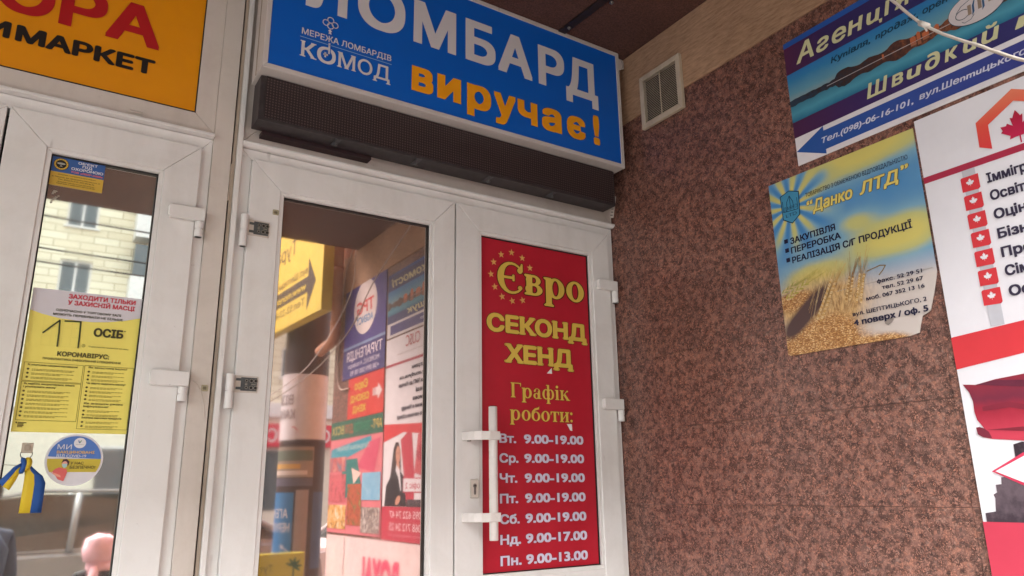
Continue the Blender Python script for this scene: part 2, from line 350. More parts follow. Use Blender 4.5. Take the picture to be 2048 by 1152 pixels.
def outline(s, space, res):
    c = bpy.data.curves.new('t', 'FONT'); c.body = s; c.space_character = space
    o = bpy.data.objects.new('t', c); C.objects.link(o); bpy.context.view_layer.update()
    cu = o.to_curve(bpy.context.evaluated_depsgraph_get()); L = []
    for sp in cu.splines:
        B = sp.bezier_points; n = len(B); P = []
        if n < 2: continue
        for i in range(n):
            p0 = B[i].co; h0 = B[i].handle_right; h1 = B[(i + 1) % n].handle_left; p1 = B[(i + 1) % n].co
            d = p1 - p0
            if d.length < 1e-6: continue
            dev = max((h0 - p0).cross(d).length, (h1 - p0).cross(d).length) / d.length
            k = 1 if dev < 1e-4 else res
            for j in range(k):
                t = j / k; q = (1 - t) ** 3 * p0 + 3 * (1 - t) ** 2 * t * h0 + 3 * (1 - t) * t * t * h1 + t ** 3 * p1; P.append((q.x, q.y))
        if len(P) > 2 and abs(area(P)) > 1e-6: L.append(P)
    o.to_curve_clear(); bpy.data.objects.remove(o); bpy.data.curves.remove(c)
    return L
def glyphs(s, shear=0.0, serif=0.0, res=4, space=1.0):
    """outline text filled contour by contour: list of (x, y, layer) and faces"""
    key = (s, shear, serif, res, space)
    if key in TC: return TC[key]
    if serif == 'face':
        L = []; x_ = 0
        for ch in s:
            for P in SERIF[ch][0]: L.append([(q[0] + x_, q[1]) for q in P])
            x_ += SERIF[ch][1]
        serif = 0
    else: L = outline(s, space, res)
    V = []; F = []; outs = L
    if L:
        vin = [Vector(p) for P in L for p in P]; ed = []; n = 0
        for P in L: ed += [(n + i, n + (i + 1) % len(P)) for i in range(len(P))]; n += len(P)
        vo, eo, fo_, _1, _2, _3 = delaunay_2d_cdt(vin, ed, [], 0, 1e-5)
        BB = [bb(P) for P in L]
        def wind(x, y):
            w = 0
            for P, b in zip(L, BB):
                if not (b[0] <= x <= b[1] and b[2] <= y <= b[3]): continue
                for i in range(len(P)):
                    (x1, y1), (x2, y2) = P[i], P[(i + 1) % len(P)]
                    if y1 <= y < y2:
                        if (x2 - x1) * (y - y1) - (x - x1) * (y2 - y1) > 0: w += 1
                    elif y2 <= y < y1:
                        if (x2 - x1) * (y - y1) - (x - x1) * (y2 - y1) < 0: w -= 1
            return w
        V = [(q.x, q.y, 0) for q in vo]; lay = 0
        for f in fo_:
            cx_ = sum(vo[i].x for i in f) / len(f); cy_ = sum(vo[i].y for i in f) / len(f)
            if wind(cx_, cy_) != 0: F.append(tuple(f))
        if serif:
            h = serif * 0.5; y0g = min(p[1] for P in outs for p in P)
            for P in outs:
                lo = min(p[1] for p in P); hi = max(p[1] for p in P)
                for i in range(len(P)):
                    (xa, ya), (xb, yb_) = P[i], P[(i + 1) % len(P)]
                    if abs(ya - yb_) < 0.004 and 0.045 < abs(xa - xb) < 0.20:
                        x0, x1 = sorted((xa, xb)); below = not inside(((x0 + x1) / 2, ya - .01), P)
                        if below and ya < lo + .06: r_ = (x0 - serif, x1 + serif, ya, ya + h)
                        elif (not below) and ya > hi - .06: r_ = (x0 - serif, x1 + serif * .5, ya - h, ya)
                        else: continue
                        n = len(V); lay += 1; k = .78 + (lay % 3) * .07
                        V += [(r_[0], r_[2], k), (r_[1], r_[2], k), (r_[1], r_[3], k), (r_[0], r_[3], k)]; F.append((n, n + 1, n + 2, n + 3))
    if shear: V = [(x + y * shear, y, k) for x, y, k in V]
    TC[key] = (V, F); return TC[key]
def fat(s, bold, shear=0.0, serif=0.0, res=4, space=1.0, rnd=True):
    """glyphs thickened by stamping shifted copies, each a hair in front of the last"""
    V, F = glyphs(s, shear, serif, res, space)
    if bold <= 0.001: return V, F
    if rnd: D = [(0, 0)] + [(math.cos(R(k * 45)), math.sin(R(k * 45))) for k in range(8)]
    else: D = [(0, 0), (1, 1), (-1, 1), (1, -1), (-1, -1), (1, 0), (-1, 0), (0, 1), (0, -1)]
    if bold < 0.016: D = [(0, 0), (1, 0), (-1, 0), (0, 1), (0, -1)]
    if bold > 0.06: D += [(x * .5, y * .5) for x, y in D[1:]]
    OV = []; OF = []
    for k, (dx, dy) in enumerate(D):
        n = len(OV); OV += [(x + dx * bold, y + dy * bold * .85, k + q) for x, y, q in V]; OF += [tuple(i + n for i in f) for f in F]
    return OV, OF
def bb(V): return min(v[0] for v in V), max(v[0] for v in V), min(v[1] for v in V), max(v[1] for v in V)
def text(parent, fr, s, u0, u1, v, h, m, layer=2, mode='cap', bold=0.015, shear=0.0, out=None, serif=0.0, name='lettering', slope=0.0, res=4, label=None, space=1.0, rnd=False):
    """s fitted between u0 and u1, baseline v, cap (or x) height h; out=(material, extra thickness)"""
    V, F = fat(s, bold, shear, serif, res, space, rnd); x0, x1, y0, y1 = bb(V)
    ref = fat({'cap': 'Г' if serif == 'face' else 'Н', 'x': 'в' if serif == 'face' else 'н'}[mode], bold, rnd=rnd, serif=serif if serif == 'face' else 0.0)[0]; hi = max(a[1] for a in ref); lo = min(a[1] for a in ref); hh = hi - lo
    sv = h / hh; su = sv * 0.98 if u1 is None else (u1 - u0) / (x1 - x0)
    AV = []; AF = []; AM = []; mats = [m]
    def add(V, F, mi, lay):
        n = len(AV); V3 = []
        for x, y, k in V:
            u = u0 + (x - x0) * su; w = v + (y - lo) * sv + slope * (u - u0); V3.append(fr(u, w, lay * LAY + k * 0.00004))
        G = fix(V3, F, fr); AV.extend(V3); AF.extend(tuple(i + n for i in f) for f in G); AM.extend([mi] * len(F))
    if out:
        mats.append(out[0]); add(*fat(s, bold + out[1], shear, serif, res, space, True), 1, layer - 0.6)
    add(V, F, 0, layer)
    return mk(name, AV, AF, mats, parent, AM, recalc=False, label=label)

# ------------------------------------------------------------------ frames
def mitred(root, x0, x1, z0, z1, w, yf, yb, m, name='frame_profile', bevel=0.0014, skip='', g=0.0005, y2=None):
    l, r, t, b = w; X0, X1, Z0, Z1 = x0 + l, x1 - r, z0 + b, z1 - t
    P = {'l': [(x0, z0 + g), (X0, Z0 + g), (X0, Z1 - g), (x0, z1 - g)], 'r': [(x1, z0 + g), (x1, z1 - g), (X1, Z1 - g), (X1, Z0 + g)],
         't': [(x0 + g, z1), (X0 + g, Z1), (X1 - g, Z1), (x1 - g, z1)], 'b': [(x0 + g, z0), (x1 - g, z0), (X1 - g, Z0), (X0 + g, Z0)]}
    for k, p in P.items():
        if k in skip: continue
        prism(name, p, 1, yf, yb, m, root, bevel=bevel)
def barrel(root, x, z0, z1, r, y, m, name='hinge_barrel', base=None):
    zm = (z0 + z1) / 2
    V, F = tubegeo([(x, y, z0), (x, y, z0 + .002), (x, y, zm - 0.0015)], [r * .86, r, r], 14); n = len(V)
    V2, F2 = tubegeo([(x, y, zm + .0015), (x, y, z1 - .002), (x, y, z1)], [r, r, r * .86], 14)
    V3, F3 = tubegeo([(x, y, z0), (x, y, z1)], r * .8, 10)
    V += V2; F += [tuple(i + n for i in f) for f in F2]; n = len(V); V += V3; F += [tuple(i + n for i in f) for f in F3]
    return mk(name, V, F, m, root, smooth=False)
YS, YFR, YG = 0.0, 0.018, 0.025   # sash face, frame face, glass plane
def leaf_door(label, x0, x1, z1, gx0, gx1, gz1, glass, z0=0.33, mid=None, midlow=None):
    d = thing('door_leaf', label, 'door', ((x0 + x1) / 2, 0, z0))
    be = 0.012
    mitred(d, x0, x1, z0, z1, (gx0 - x0 - be, x1 - gx1 - be, z1 - gz1 - be, 0.12), YS, 0.055, PVC, 'sash_profile', 0.0016)
    fields = [(gx0, gx1, (mid if mid else z0 + 0.12), gz1)]
    if mid:
        box('mid_rail', gx0 - be, gx1 + be, YS + .0006, 0.054, midlow, mid - be, PVC, d, 0.0015); fields.append((gx0, gx1, z0 + .12, midlow - be))
    for i, (a, b, c, e) in enumerate(fields):
        mitred(d, a - be, b + be, c - be, e + be, (be,) * 4, 0.0042, 0.02, PVC, 'glazing_bead', 0.001)
        mitred(d, a, b, c, e, (0.0035,) * 4, 0.0155, 0.030, GASKET, 'gasket', 0.0)
        if i == 0: box('glass_pane', a + .001, b - .001, YG, 0.031, c + .001, e - .001, glass, d)
        else: box('lower_panel', a + .001, b - .001, 0.016, 0.031, c + .001, e - .001, PVC, d)
    return d

# =================================================================== SETTING
put(box('pavement', -30, 40, -5.2, 0.6, -0.3, 0.0, PAVE, loc=(0, 0, 0)), kind='structure')
put(box('road', -60, 70, -22, -5.2, -0.5, -0.12, ROAD, loc=(0, 0, 0)), kind='structure')
put(box('far_pavement', -60, 70, -31, -22, -0.4, 0.0, PAVE, loc=(0, 0, 0)), kind='structure')
put(box('ground', -300, 300, -300, 200, -1.0, -0.52, PAVE, loc=(0, 0, 0)), kind='structure')
put(box('doorstep', -1.2, 1.925, -0.42, 0.10, 0.002, 0.16, PAVE, bevel=.006, loc=(0, 0, 0)), kind='structure')
put(box('threshold', -1.2, 1.925, -0.05, 0.10, 0.162, 0.325, PAVE, bevel=.004, loc=(0, 0, 0)), kind='structure')
WX = 1.948
ce = put(box('ceiling', -9, WX + 0.02, -2.85, 0.30, 3.262, 3.6, CEIL, loc=(0, 0, 0)), kind='structure')
ub = thing('upper_storey', 'storey of the building above the covered entrance', 'building', (-3, -1.2, 3.6))
box('wall', -9, WX + .02, -2.84, 0.30, 3.603, 9, ORNG, ub)
sw = thing('facade_wall', 'plain plaster wall left of the white shop entrances', 'wall', (-4, 0.05, 0))
box('wall', -9, -1.2, 0.0, 0.3, 0.0, 3.26, BEIGE, sw)
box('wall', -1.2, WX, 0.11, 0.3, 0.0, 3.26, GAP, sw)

# right wall: granite slabs, plaster band
gw = thing('granite_wall', 'speckled red brown granite wall covered with advertising boards', 'wall', (WX, -1.6, 0))
prism('wall_core', [(WX + .0205, 0.3), (7, .3), (7, -3.24), (WX + .0205, -3.24)], 2, 0, 9, ORNG, gw)
ys = [0.105, -0.19, -0.712, -1.234, -1.756, -2.278, -2.80, -3.26]
zs = [0.001, 0.115, 0.38, 0.645, 0.91, 1.175, 1.44, 1.705, 1.97, 2.235, 2.50, 2.765, 2.967]
for i in range(len(ys) - 1):
    for j in range(len(zs) - 1):
        pr = random.uniform(-0.00004, 0.00004)
        box('granite_slab', WX + pr, WX + 0.017, ys[i + 1] + .0005, ys[i] - .0005, zs[j] + .0005, zs[j + 1] - .0005, GRAN, gw)
box('joint_backing', WX + .0172, WX + .0202, -3.255, 0.10, 0.003, 2.966, mk_dark('dark_mortar', (48, 32, 30), .9), gw)
box('plaster_band', WX - 0.006, WX + 0.02, -3.26, 0.105, 2.968, 3.2615, BAND, gw, 0.002)
box('plaster_wall', WX - 0.004, WX + 0.02, -3.26, -2.852, 3.262, 9, ORNG, gw)
box('end_wall', WX + .021, 7, -3.27, -3.243, 0, 9, ORNG, gw)

# =================================================================== LEFT SHOP ENTRANCE
lf = thing('door_frame', 'white frame of the left shop entrance under the orange sign', 'door frame', (-0.4, 0.02, 0.325))
mitred(lf, -1.19, 0.369, 0.33, 2.5405, (0.031, 0.031, 0.039, 0.02), YFR, 0.07, PVC, 'frame_profile')
box('side_post', 0.3695, 0.424, 0.010, 0.08, 0.326, 3.261, PVC2, lf, 0.0015)
prism('drip_ledge', [(0.072, 2.5415), (-0.006, 2.5415), (-0.006, 2.551), (0.004, 2.5555), (0.072, 2.5555)], 0, -1.19, 0.3688, PVC, lf, 0.0012)
tf = thing('transom_window', 'white framed panel above the left shop door holding the orange sign', 'window frame', (-0.4, 0.02, 2.556))
mitred(tf, -1.19, 0.369, 2.556, 3.2605, (0.058, 0.058, 0.043, 0.058), 0.012, 0.07, PVC2, 'frame_profile')
boxes('drain_cap', [(0.134, 0.172, 0.0085, 0.0118, 2.563, 2.565), (0.134, 0.172, 0.0085, 0.0118, 2.573, 2.575), (0.134, 0.136, 0.0085, 0.0118, 2.5652, 2.5728), (0.170, 0.172, 0.0085, 0.0118, 2.5652, 2.5728), (0.138, 0.168, 0.0095, 0.0118, 2.5665, 2.572)], PVC2, tf)
# orange sign
os_ = thing('shop_sign', 'orange shop sign with red and black Cyrillic letters above the left door', 'sign', (-0.4, 0.02, 2.614))
ORANGE = flat(230, 148, 14, 0.4, 0.03); RED = flat(180, 30, 34, 0.4, 0.04); BLK = flat(34, 28, 26, 0.45)
box('panel', -1.131, 0.3105, 0.016, 0.05, 2.6145, 3.217, ORANGE, os_)
mitred(os_, -1.1315, 0.3110, 2.6142, 3.2173, (0.003,) * 4, 0.0125, 0.016, GASKET, 'edge_seal', 0)
fo = front(0.0158)
text(os_, fo, 'АВРО', -0.60, -0.083, 2.787, 0.134, RED, 2, bold=0.032)
text(os_, fo, 'РА', -0.069, 0.192, 2.787, 0.134, RED, 2, bold=0.032)
text(os_, fo, 'МУЛЬТИ', -0.52, -0.172, 2.7, 0.05, BLK, 2, bold=0.05, rnd=True)
text(os_, fo, 'МАРКЕТ', -0.160, 0.187, 2.7, 0.05, BLK, 2, bold=0.05, rnd=True)
# door leaves
d1 = leaf_door('left shop door with a tall mirror like pane carrying stickers', -0.141, 0.338, 2.501, -0.034, 0.231, 2.395, GLASS_C)
d0 = leaf_door('white door leaf cut off by the left edge of the view', -1.15, -0.1475, 2.501, -1.05, -0.255, 2.395, GLASS_C)
def cover_hinge(d, x0, x1, xb0, xb1, zt, zb, zl, flip=False):
    h = prism('hinge', [(x0 + .004, zb), (x1, zb), (x1, zt), (x0 + .004, zt), (x0, zt - .005), (x0, zb + .005)], 1, -0.020, 0.0, PVC, d, 0.0018)
    barrel(h, (xb0 + xb1) / 2, zl, zb - .0008, (xb1 - xb0) / 2, -0.010, PVC)
    return h
for zt, zb, zl in ((2.302, 2.264, 2.216), (1.826, 1.785, 1.743), (0.62, 0.58, 0.54)):
    cover_hinge(d1, 0.264, 0.362, 0.337, 0.361, zt, zb, zl)
def plate(root, x0, x1, z0, z1, y):
    mitred(root, x0, x1, z0, z1, (.004,) * 4, y - 0.002, y, flat(170, 160, 130), 'contact_plate', 0.0004)
    boxes('contact_plate', [(x0 + .0045, x1 - .0045, y - .0012, y, z0 + .0045, z1 - .0045)], flat(120, 112, 92), root)
tube('sealant_smear', spl([(.374, .0095, 1.806), (.390, .0092, 1.795), (.402, .009, 1.770), (.411, .009, 1.735), (.414, .009, 1.70)], 5), .0016, PVC2, lf, 6)
plate(lf, 0.400, 0.418, 1.777, 1.795, 0.010)

# gap strip and dirty trim between the entrances
gp = thing('joint_trim', 'narrow dirty trim strip in the joint between the two entrances', 'trim', (0.43, 0.03, 0.325))
box('seal', 0.4245, 0.4275, 0.02, 0.08, 0.326, 3.26, GAP, gp)
box('trim_strip', 0.4278, 0.4368, 0.008, 0.08, 0.326, 3.26, TAN, gp, 0.001)
# sealant smear
random.seed(3)
sv = [(0.4215 + random.uniform(-.0012, .0012), 0.0095, 2.95 - i * 0.012) for i in range(14)]
tube('sealant_bead', [(0.4262, 0.009, 2.47 - i * .02 + random.uniform(-.004, .004)) for i in range(7)], [.0018 + random.uniform(0, .0022) for _ in range(7)], TAN, gp, 6)

# =================================================================== RIGHT ENTRANCE
rf = thing('door_frame', 'white frame of the double door beneath the blue pawnshop sign', 'door frame', (1.19, 0.02, 0.325))
box('side_post', 0.4372, 0.4518, -0.004, 0.08, 0.326, 3.261, PVC, rf, 0.0015)
mitred(rf, 0.4522, 1.9440, 0.33, 2.536, (0.0338, 0.034, 0.0345, 0.02), YFR, 0.07, PVC, 'frame_profile')
prism('drip_ledge', [(0.072, 2.5372), (0.002, 2.5372), (-0.008, 2.5445), (-0.008, 2.5515), (0.003, 2.554), (0.072, 2.554)], 0, 0.4522, 1.944, PVC, rf, 0.0012)
mitred(rf, 0.4522, 1.9440, 2.5545, 3.2605, (0.05, 0.05, 0.043, 0.055), 0.012, 0.07, PVC2, 'transom_profile')
box('transom_panel', 0.503, 1.893, 0.03, 0.06, 2.61, 3.217, PVC2, rf)
d2 = leaf_door('left leaf of the double door with a bronze mirror pane', 0.4865, 1.1965, 2.5005, 0.590, 1.101, 2.398, GLASS_B, mid=0.95, midlow=0.85)
d3 = leaf_door('right leaf of the double door with pull handle and red poster', 1.2025, 1.9085, 2.5005, 1.3085, 1.8080, 2.399, GLASS_B, mid=1.232, midlow=1.12)
box('meeting_seal', 1.1968, 1.2022, 0.012, 0.05, 0.335, 2.498, GAP, d2)
plate(d2, 0.557, 0.576, 2.329, 2.346, 0.0)
for zt, zb, zl in ((2.301, 2.262, 2.212), (1.829, 1.788, 1.744), (0.62, 0.58, 0.54)):
    cover_hinge(d3, 1.836, 1.932, 1.909, 1.935, zt, zb, zl)
# uncovered hinges of the left leaf
DK = mk_dark('zinc_hinge_plate', (88, 92, 96), 0.4)
for (bx0, bx1, bz1, bz0, px0, px1, pz1, pz0) in ((0.462, 0.484, 2.309, 2.208, 0.484, 0.550, 2.300, 2.250), (0.459, 0.482, 1.828, 1.729, 0.482, 0.550, 1.826, 1.778), (0.459, 0.482, 0.62, 0.52, 0.482, 0.55, 0.617, 0.57)):
    h = box('hinge', px0, px1, -0.003, 0.0, pz0, pz1, PVC2, d2, 0.0006)
    barrel(h, (bx0 + bx1) / 2, bz0, bz1, (bx1 - bx0) / 2, -0.014, PVC)
    dx = px1 - px0; zc = (pz0 + pz1) / 2
    P = [(px0 + dx * .30, pz0 + .005), (px1 - .003, pz0 + .005), (px1 - .003, pz1 - .005), (px0 + dx * .30, pz1 - .005), (px0 + dx * .30, zc + .016), (px0 + dx * .10, zc + .016), (px0 + dx * .10, zc + .009), (px0 + dx * .30, zc + .009),
         (px0 + dx * .30, zc - .009), (px0 + dx * .10, zc - .009), (px0 + dx * .10, zc - .016), (px0 + dx * .30, zc - .016)]
    prism('hinge_plate', P, 1, -0.0058, -0.0031, DK, h)
    A = Art(front(-0.0060), 0)
    for ux, r_ in ((.52, .0045), (.72, .006), (.90, .006)):
        for zz in (zc + .010, zc - .010):
            A.ring(px0 + dx * ux, zz, r_, r_, 0.0018, STEEL, 1, 14); A.ell(px0 + dx * ux, zz, r_ - .0022, r_ - .0022, GASKET, 1, 12)
    A.rect(px0 + dx * .46, px0 + dx * .56, zc - .0035, zc + .0035, STEEL, 1).rect(px0 + dx * .72, px0 + dx * .9, zc - .002, zc + .002, STEEL, 1)
    A.done('hinge_screw', h)
# pull handle on the right leaf
HW = flat(226, 220, 216, 0.3, 0.04)
hd = tube('door_handle', [(1.3105, -0.062, 1.3415), (1.3105, -0.062, 1.3425), (1.3105, -0.062, 1.767), (1.3105, -0.062, 1.768)], [0.0135, .0145, .0145, .0135], HW, d3, 24)
for za, zb in ((1.658, 1.686), (1.399, 1.427)):
    out = []; inn = []
    for i in range(9):
        a = R(180 - i * 90 / 8); out.append((1.292 + 0.058 * math.cos(a) * 1.0 - 0.0, -0.0 - 0.078 * math.sin(a)))
    P = [(1.226, -0.0005), (1.226, -.006), (1.232, -.030), (1.244, -.052), (1.262, -.068), (1.290, -.0785), (1.3285, -.0785), (1.3285, -.046), (1.322, -.046), (1.322, -.072), (1.292, -.072), (1.266, -.062), (1.250, -.047), (1.240, -.028), (1.236, -.012), (1.262, -.006), (1.262, -.0005)]
    prism('handle_bracket', P, 2, za, zb, HW, hd, 0.0008)
tube('handle_screw', [(1.242, -0.022, 1.6585), (1.242, -.022, 1.6545)], .007, STEEL, hd, 12)
tube('handle_cap', [(1.3105, -0.062, 1.768), (1.3105, -.062, 1.7705)], .0125, GASKET, hd, 16)
lk = box('lock_plate', 1.2545, 1.288, -0.007, 0.0, 1.473, 1.5335, flat(214, 204, 194, 0.35), d3, 0.003)
mitred(lk, 1.2555, 1.287, 1.474, 1.5325, (.002,) * 4, -0.0076, -0.0068, flat(190, 182, 174), 'lock_rim', 0)
A = Art(front(-0.0078), 0); A.ell(1.2715, 1.5125, .0072, .0072, STEEL, 1, 20); A.rect(1.2675, 1.2755, 1.488, 1.508, STEEL, 1); A.ell(1.2715, 1.488, .004, .004, STEEL, 1.2, 14); A.rect(1.2665, 1.2765, 1.5118, 1.5135, GASKET, 2); A.ell(1.2715, 1.5125, .0022, .0022, GASKET, 2, 10); A.done('keyhole', lk)

# red poster on the right leaf
rp = thing('opening_hours_poster', 'red poster with yellow and white lettering filling the right door leaf', 'poster', (1.558, 0.02, 1.236))
PRED = flat(184, 32, 50, 0.38, 0.08); YEL = flat(222, 190, 84, 0.4, 0.10); YL2 = flat(226, 170, 96, .4, .08); OLI = flat(92, 38, 14, 0.45); LAV = flat(214, 210, 228, 0.4); NAV = flat(52, 40, 92, 0.4); WHT = flat(232, 230, 230, 0.4, 0.05)
box('panel', 1.3115, 1.8045, 0.021, 0.0245, 1.2355, 2.3955, PRED, rp)
fp = front(0.0209)
text(rp, fp, 'Є', 1.384, 1.497, 2.198, 0.118, YEL, 2, bold=0.012, serif='face', out=(OLI, 0.02), rnd=True)
text(rp, fp, 'вро', 1.503, 1.786, 2.2015, 0.0805, YEL, 2, 'x', bold=0.014, serif='face', out=(OLI, 0.026), rnd=True)
text(rp, fp, 'СЕКОНД', 1.337, 1.795, 2.046, 0.069, YEL, 2, bold=0.056, serif=0.05, out=(OLI, 0.026), rnd=True)
text(rp, fp, 'ХЕНД', 1.409, 1.723, 1.938, 0.071, YEL, 2, bold=0.056, serif=0.05, out=(OLI, 0.026), rnd=True)
A = Art(fp, 2)
for i, (u, v) in enumerate([(1.448, 2.356), (1.496, 2.342), (1.53, 2.308), (1.402, 2.341), (1.369, 2.307), (1.357, 2.259), (1.373, 2.213), (1.404, 2.18), (1.448, 2.169), (1.494, 2.177)]): A.star(u, v, 0.0145, YL2, rot=90 + i * 2)
A.done('star_circle', rp)
A = Art(fp, 1); A.poly([(1.619, 1.933), (1.596, 1.911), (1.62, 1.911)], WHT); A.done('torn_patch', rp)
A = Art(fp, 1); A.poly([(1.68, 1.729), (1.704, 1.729), (1.705, 1.704), (1.695, 1.706), (1.689, 1.716)], WHT); A.done('torn_patch', rp)
text(rp, fp, 'Графік', 1.435, 1.699, 1.815, 0.053, YEL, 2, bold=0.004, serif='face', out=(OLI, 0.014), rnd=True)
text(rp, fp, 'роботи:', 1.430, 1.708, 1.735, 0.037, YEL, 2, 'x', bold=0.004, serif='face', out=(OLI, 0.014), rnd=True)
for dname, u1, hrs, v in (('Вт.', 1.455, '9.00-19.00', 1.6555), ('Ср.', 1.463, '9.00-19.00', 1.5885), ('Чт.', 1.457, '9.00-19.00', 1.5212), ('Пт.', 1.459, '9.00-19.00', 1.4535), ('Сб.', 1.464, '9.00-19.00', 1.3865), ('Нд.', 1.468, '9.00-17.00', 1.3205), ('Пн.', 1.469, '9.00-13.00', 1.2535)):
    text(rp, fp, dname, 1.385, u1, v, 0.0315, LAV, 2, bold=0.034, out=(NAV, 0.020), name='day_lettering')
    text(rp, fp, hrs, 1.488, 1.754, v, 0.0325, LAV, 2, bold=0.036, out=(NAV, 0.020), name='hours_lettering')

# =================================================================== BLUE LIGHT BOX AND LED DISPLAY
ls = thing('lightbox_sign', 'large blue pawnshop light box with white and orange letters', 'sign', (1.17, -0.08, 2.745))
BLUE = flat(12, 98, 200, 0.36, 0.01); LBW = flat(218, 215, 217, 0.4, 0.02); LBO = flat(246, 164, 26, 0.4, 0.02); ALU = mk_pvc('white_aluminium', (206, 200, 196), (170, 160, 152), 0.35)
sx0, sx1, sz0, sz1, sy = 0.457, 1.892, 2.7365, 3.2595, -0.147
mitred(ls, sx0, sx1, sz0, sz1, (.0165, .0165, .0165, .0165), sy, sy + 0.012, ALU, 'box_trim', 0.0012)
box('box_body', sx0 + .0012, sx1 - .0012, sy + .0122, -0.02, sz0 + .0012, sz1 - .0012, ALU, ls, 0.001)
box('return_seam', sx0 - .0008, sx0 + .0025, -0.075, -0.071, sz0 + .006, sz1 - .01, TAN, ls)
box('panel', sx0 + .0166, sx1 - .0166, sy + .0035, sy + .012, sz0 + .0166, sz1 - .0166, BLUE, ls)
fs = front(sy + .0034)
for ch, a, b in (('Л', 0.575, 0.712), ('О', 0.747, 0.919), ('М', 0.951, 1.118), ('Б', 1.157, 1.284), ('А', 1.295, 1.448), ('Р', 1.477, 1.602)):
    text(ls, fs, ch, a, b, 2.993, 0.170, LBW, 2, bold=0.034)
text(ls, fs, 'Д', 1.608, 1.769, 2.993, 0.170, LBW, 2, bold=0.034)
for ch, a, b in (('в', 0.948, 1.030), ('и', 1.045, 1.139), ('р', 1.163, 1.263), ('у', 1.275, 1.370), ('ч', 1.378, 1.467), ('а', 1.487, 1.580), ('є', 1.605, 1.696), ('!', 1.736, 1.768)):
    text(ls, fs, ch, a, b, 2.806 if ch != '!' else 2.806, 0.094 if ch != '!' else 0.134, LBO, 2, 'x' if ch != '!' else 'cap', bold=0.042)
text(ls, fs, 'МЕРЕЖА ЛОМБАРДІВ', 0.569, 0.872, 2.888, 0.022, LBW, 2, bold=0.016)
text(ls, fs, 'К', 0.567, 0.620, 2.810, 0.055, LBW, 2, bold=0.018, serif=0.05)
text(ls, fs, 'О', 0.621, 0.682, 2.808, 0.058, LBW, 2, bold=0.022)
text(ls, fs, 'МОД', 0.687, 0.872, 2.810, 0.055, LBW, 2, bold=0.014, serif=0.05)
A = Art(fs, 2); A.line([(0.565, 2.8775), (0.873, 2.8765)], 0.0022, flat(150, 190, 225))
for cu, cv in ((0.659, 2.968), (0.644, 2.9545), (0.674, 2.9545), (0.659, 2.9465)): A.ring(cu, cv, .0115, .0115, .0030, LBW, 2.2, 24)
A.rect(.656, .662, 2.918, 2.934, LBW).rect(.653, .665, 2.926, 2.930, LBW, 2.1).rect(.654, .664, 2.917, 2.921, LBW, 2.1).rect(.656, .662, 2.845, 2.884, LBW).rect(.662, .6645, 2.822, 2.884, BLUE, 3).rect(.641, .656, 2.836, 2.842, LBW, 3).rect(.644, .650, 2.829, 2.847, LBW, 3)
A.done('key_emblem', ls)
ld = thing('led_display', 'long dark LED ticker display beneath the blue light box', 'display', (1.17, -0.06, 2.587))
box('case', 0.468, 1.873, -0.0985, -0.02, 2.587, 2.7350, LEDC, ld, 0.0015)
n = 4; w = (1.865 - 0.484) / n
for i in range(n): box('led_module', 0.484 + i * w + .0008, 0.484 + (i + 1) * w - .0008, -0.1010, -0.0986, 2.5975, 2.7345, LED, ld)
box('under_strip', 0.500, 0.86, -0.030, 0.006, 2.574, 2.5865, mk_dark('dark_maroon_strip', (52, 30, 34)), ld)  # thin dark strip below the back of the case, left part only
for x in (0.714, 0.999, 1.284, 1.566):
    b = prism('mounting_clip', [(-0.097, 2.5865), (-0.092, 2.566), (-0.086, 2.562), (-0.080, 2.566), (-0.040, 2.5865)], 0, x - .0015, x + .0015, GREYPL, ld)
    tube('clip_bolt', [(x - .006, -.086, 2.5685), (x + .007, -.086, 2.5685)], .0042, GREYPL, b, 10)
    box('clip_foot', x + .0016, x + .018, -0.095, -0.052, 2.5845, 2.5867, GREYPL, b)
# wall bracket of the light box, hanging tag
br = thing('sign_bracket', 'small pale metal bracket between blue sign and granite wall', 'bracket', (1.92, -0.06, 3.2))
prism('bracket_plate', [(1.893, 3.205), (1.905, 3.195), (1.940, 3.215), (1.941, 3.252), (1.932, 3.257), (1.893, 3.257)], 1, -0.122, -0.119, ALU, br, 0.0006)
prism('bracket_arm', [(1.894, 3.02), (1.899, 3.02), (1.899, 3.20), (1.894, 3.20)], 1, -0.115, -0.085, ALU, br)
A = Art(front(-0.1222), 0); A.line([(1.926, 3.205), (1.934, 3.225), (1.929, 3.248)], .0015, GASKET, 1); A.done('bracket_wire', br)
tg = thing('hanging_tag', 'narrow white paper tag hanging at right end of LED display', 'tag', (1.89, -0.05, 2.60))
prism('tag_card', [(1.880, 2.553), (1.900, 2.558), (1.921, 2.655), (1.903, 2.656)], 1, -0.0512, -0.0504, flat(214, 206, 198), tg)
tube('thread', spl([(1.905, -0.05, 2.655), (1.899, -.05, 2.69), (1.903, -.055, 2.72), (1.897, -.06, 2.736)], 4), .0008, flat(190, 180, 170), tg, 5)
A = Art(front(-0.0513), 0)
for i in range(6):
    t_ = i / 6.0; A.line([(1.884 + t_ * .019, 2.566 + t_ * .084), (1.894 + t_ * .0185 + random.uniform(-.003, .002), 2.568 + t_ * .084)], .003, BLK, 1)
A.done('tag_print', tg)

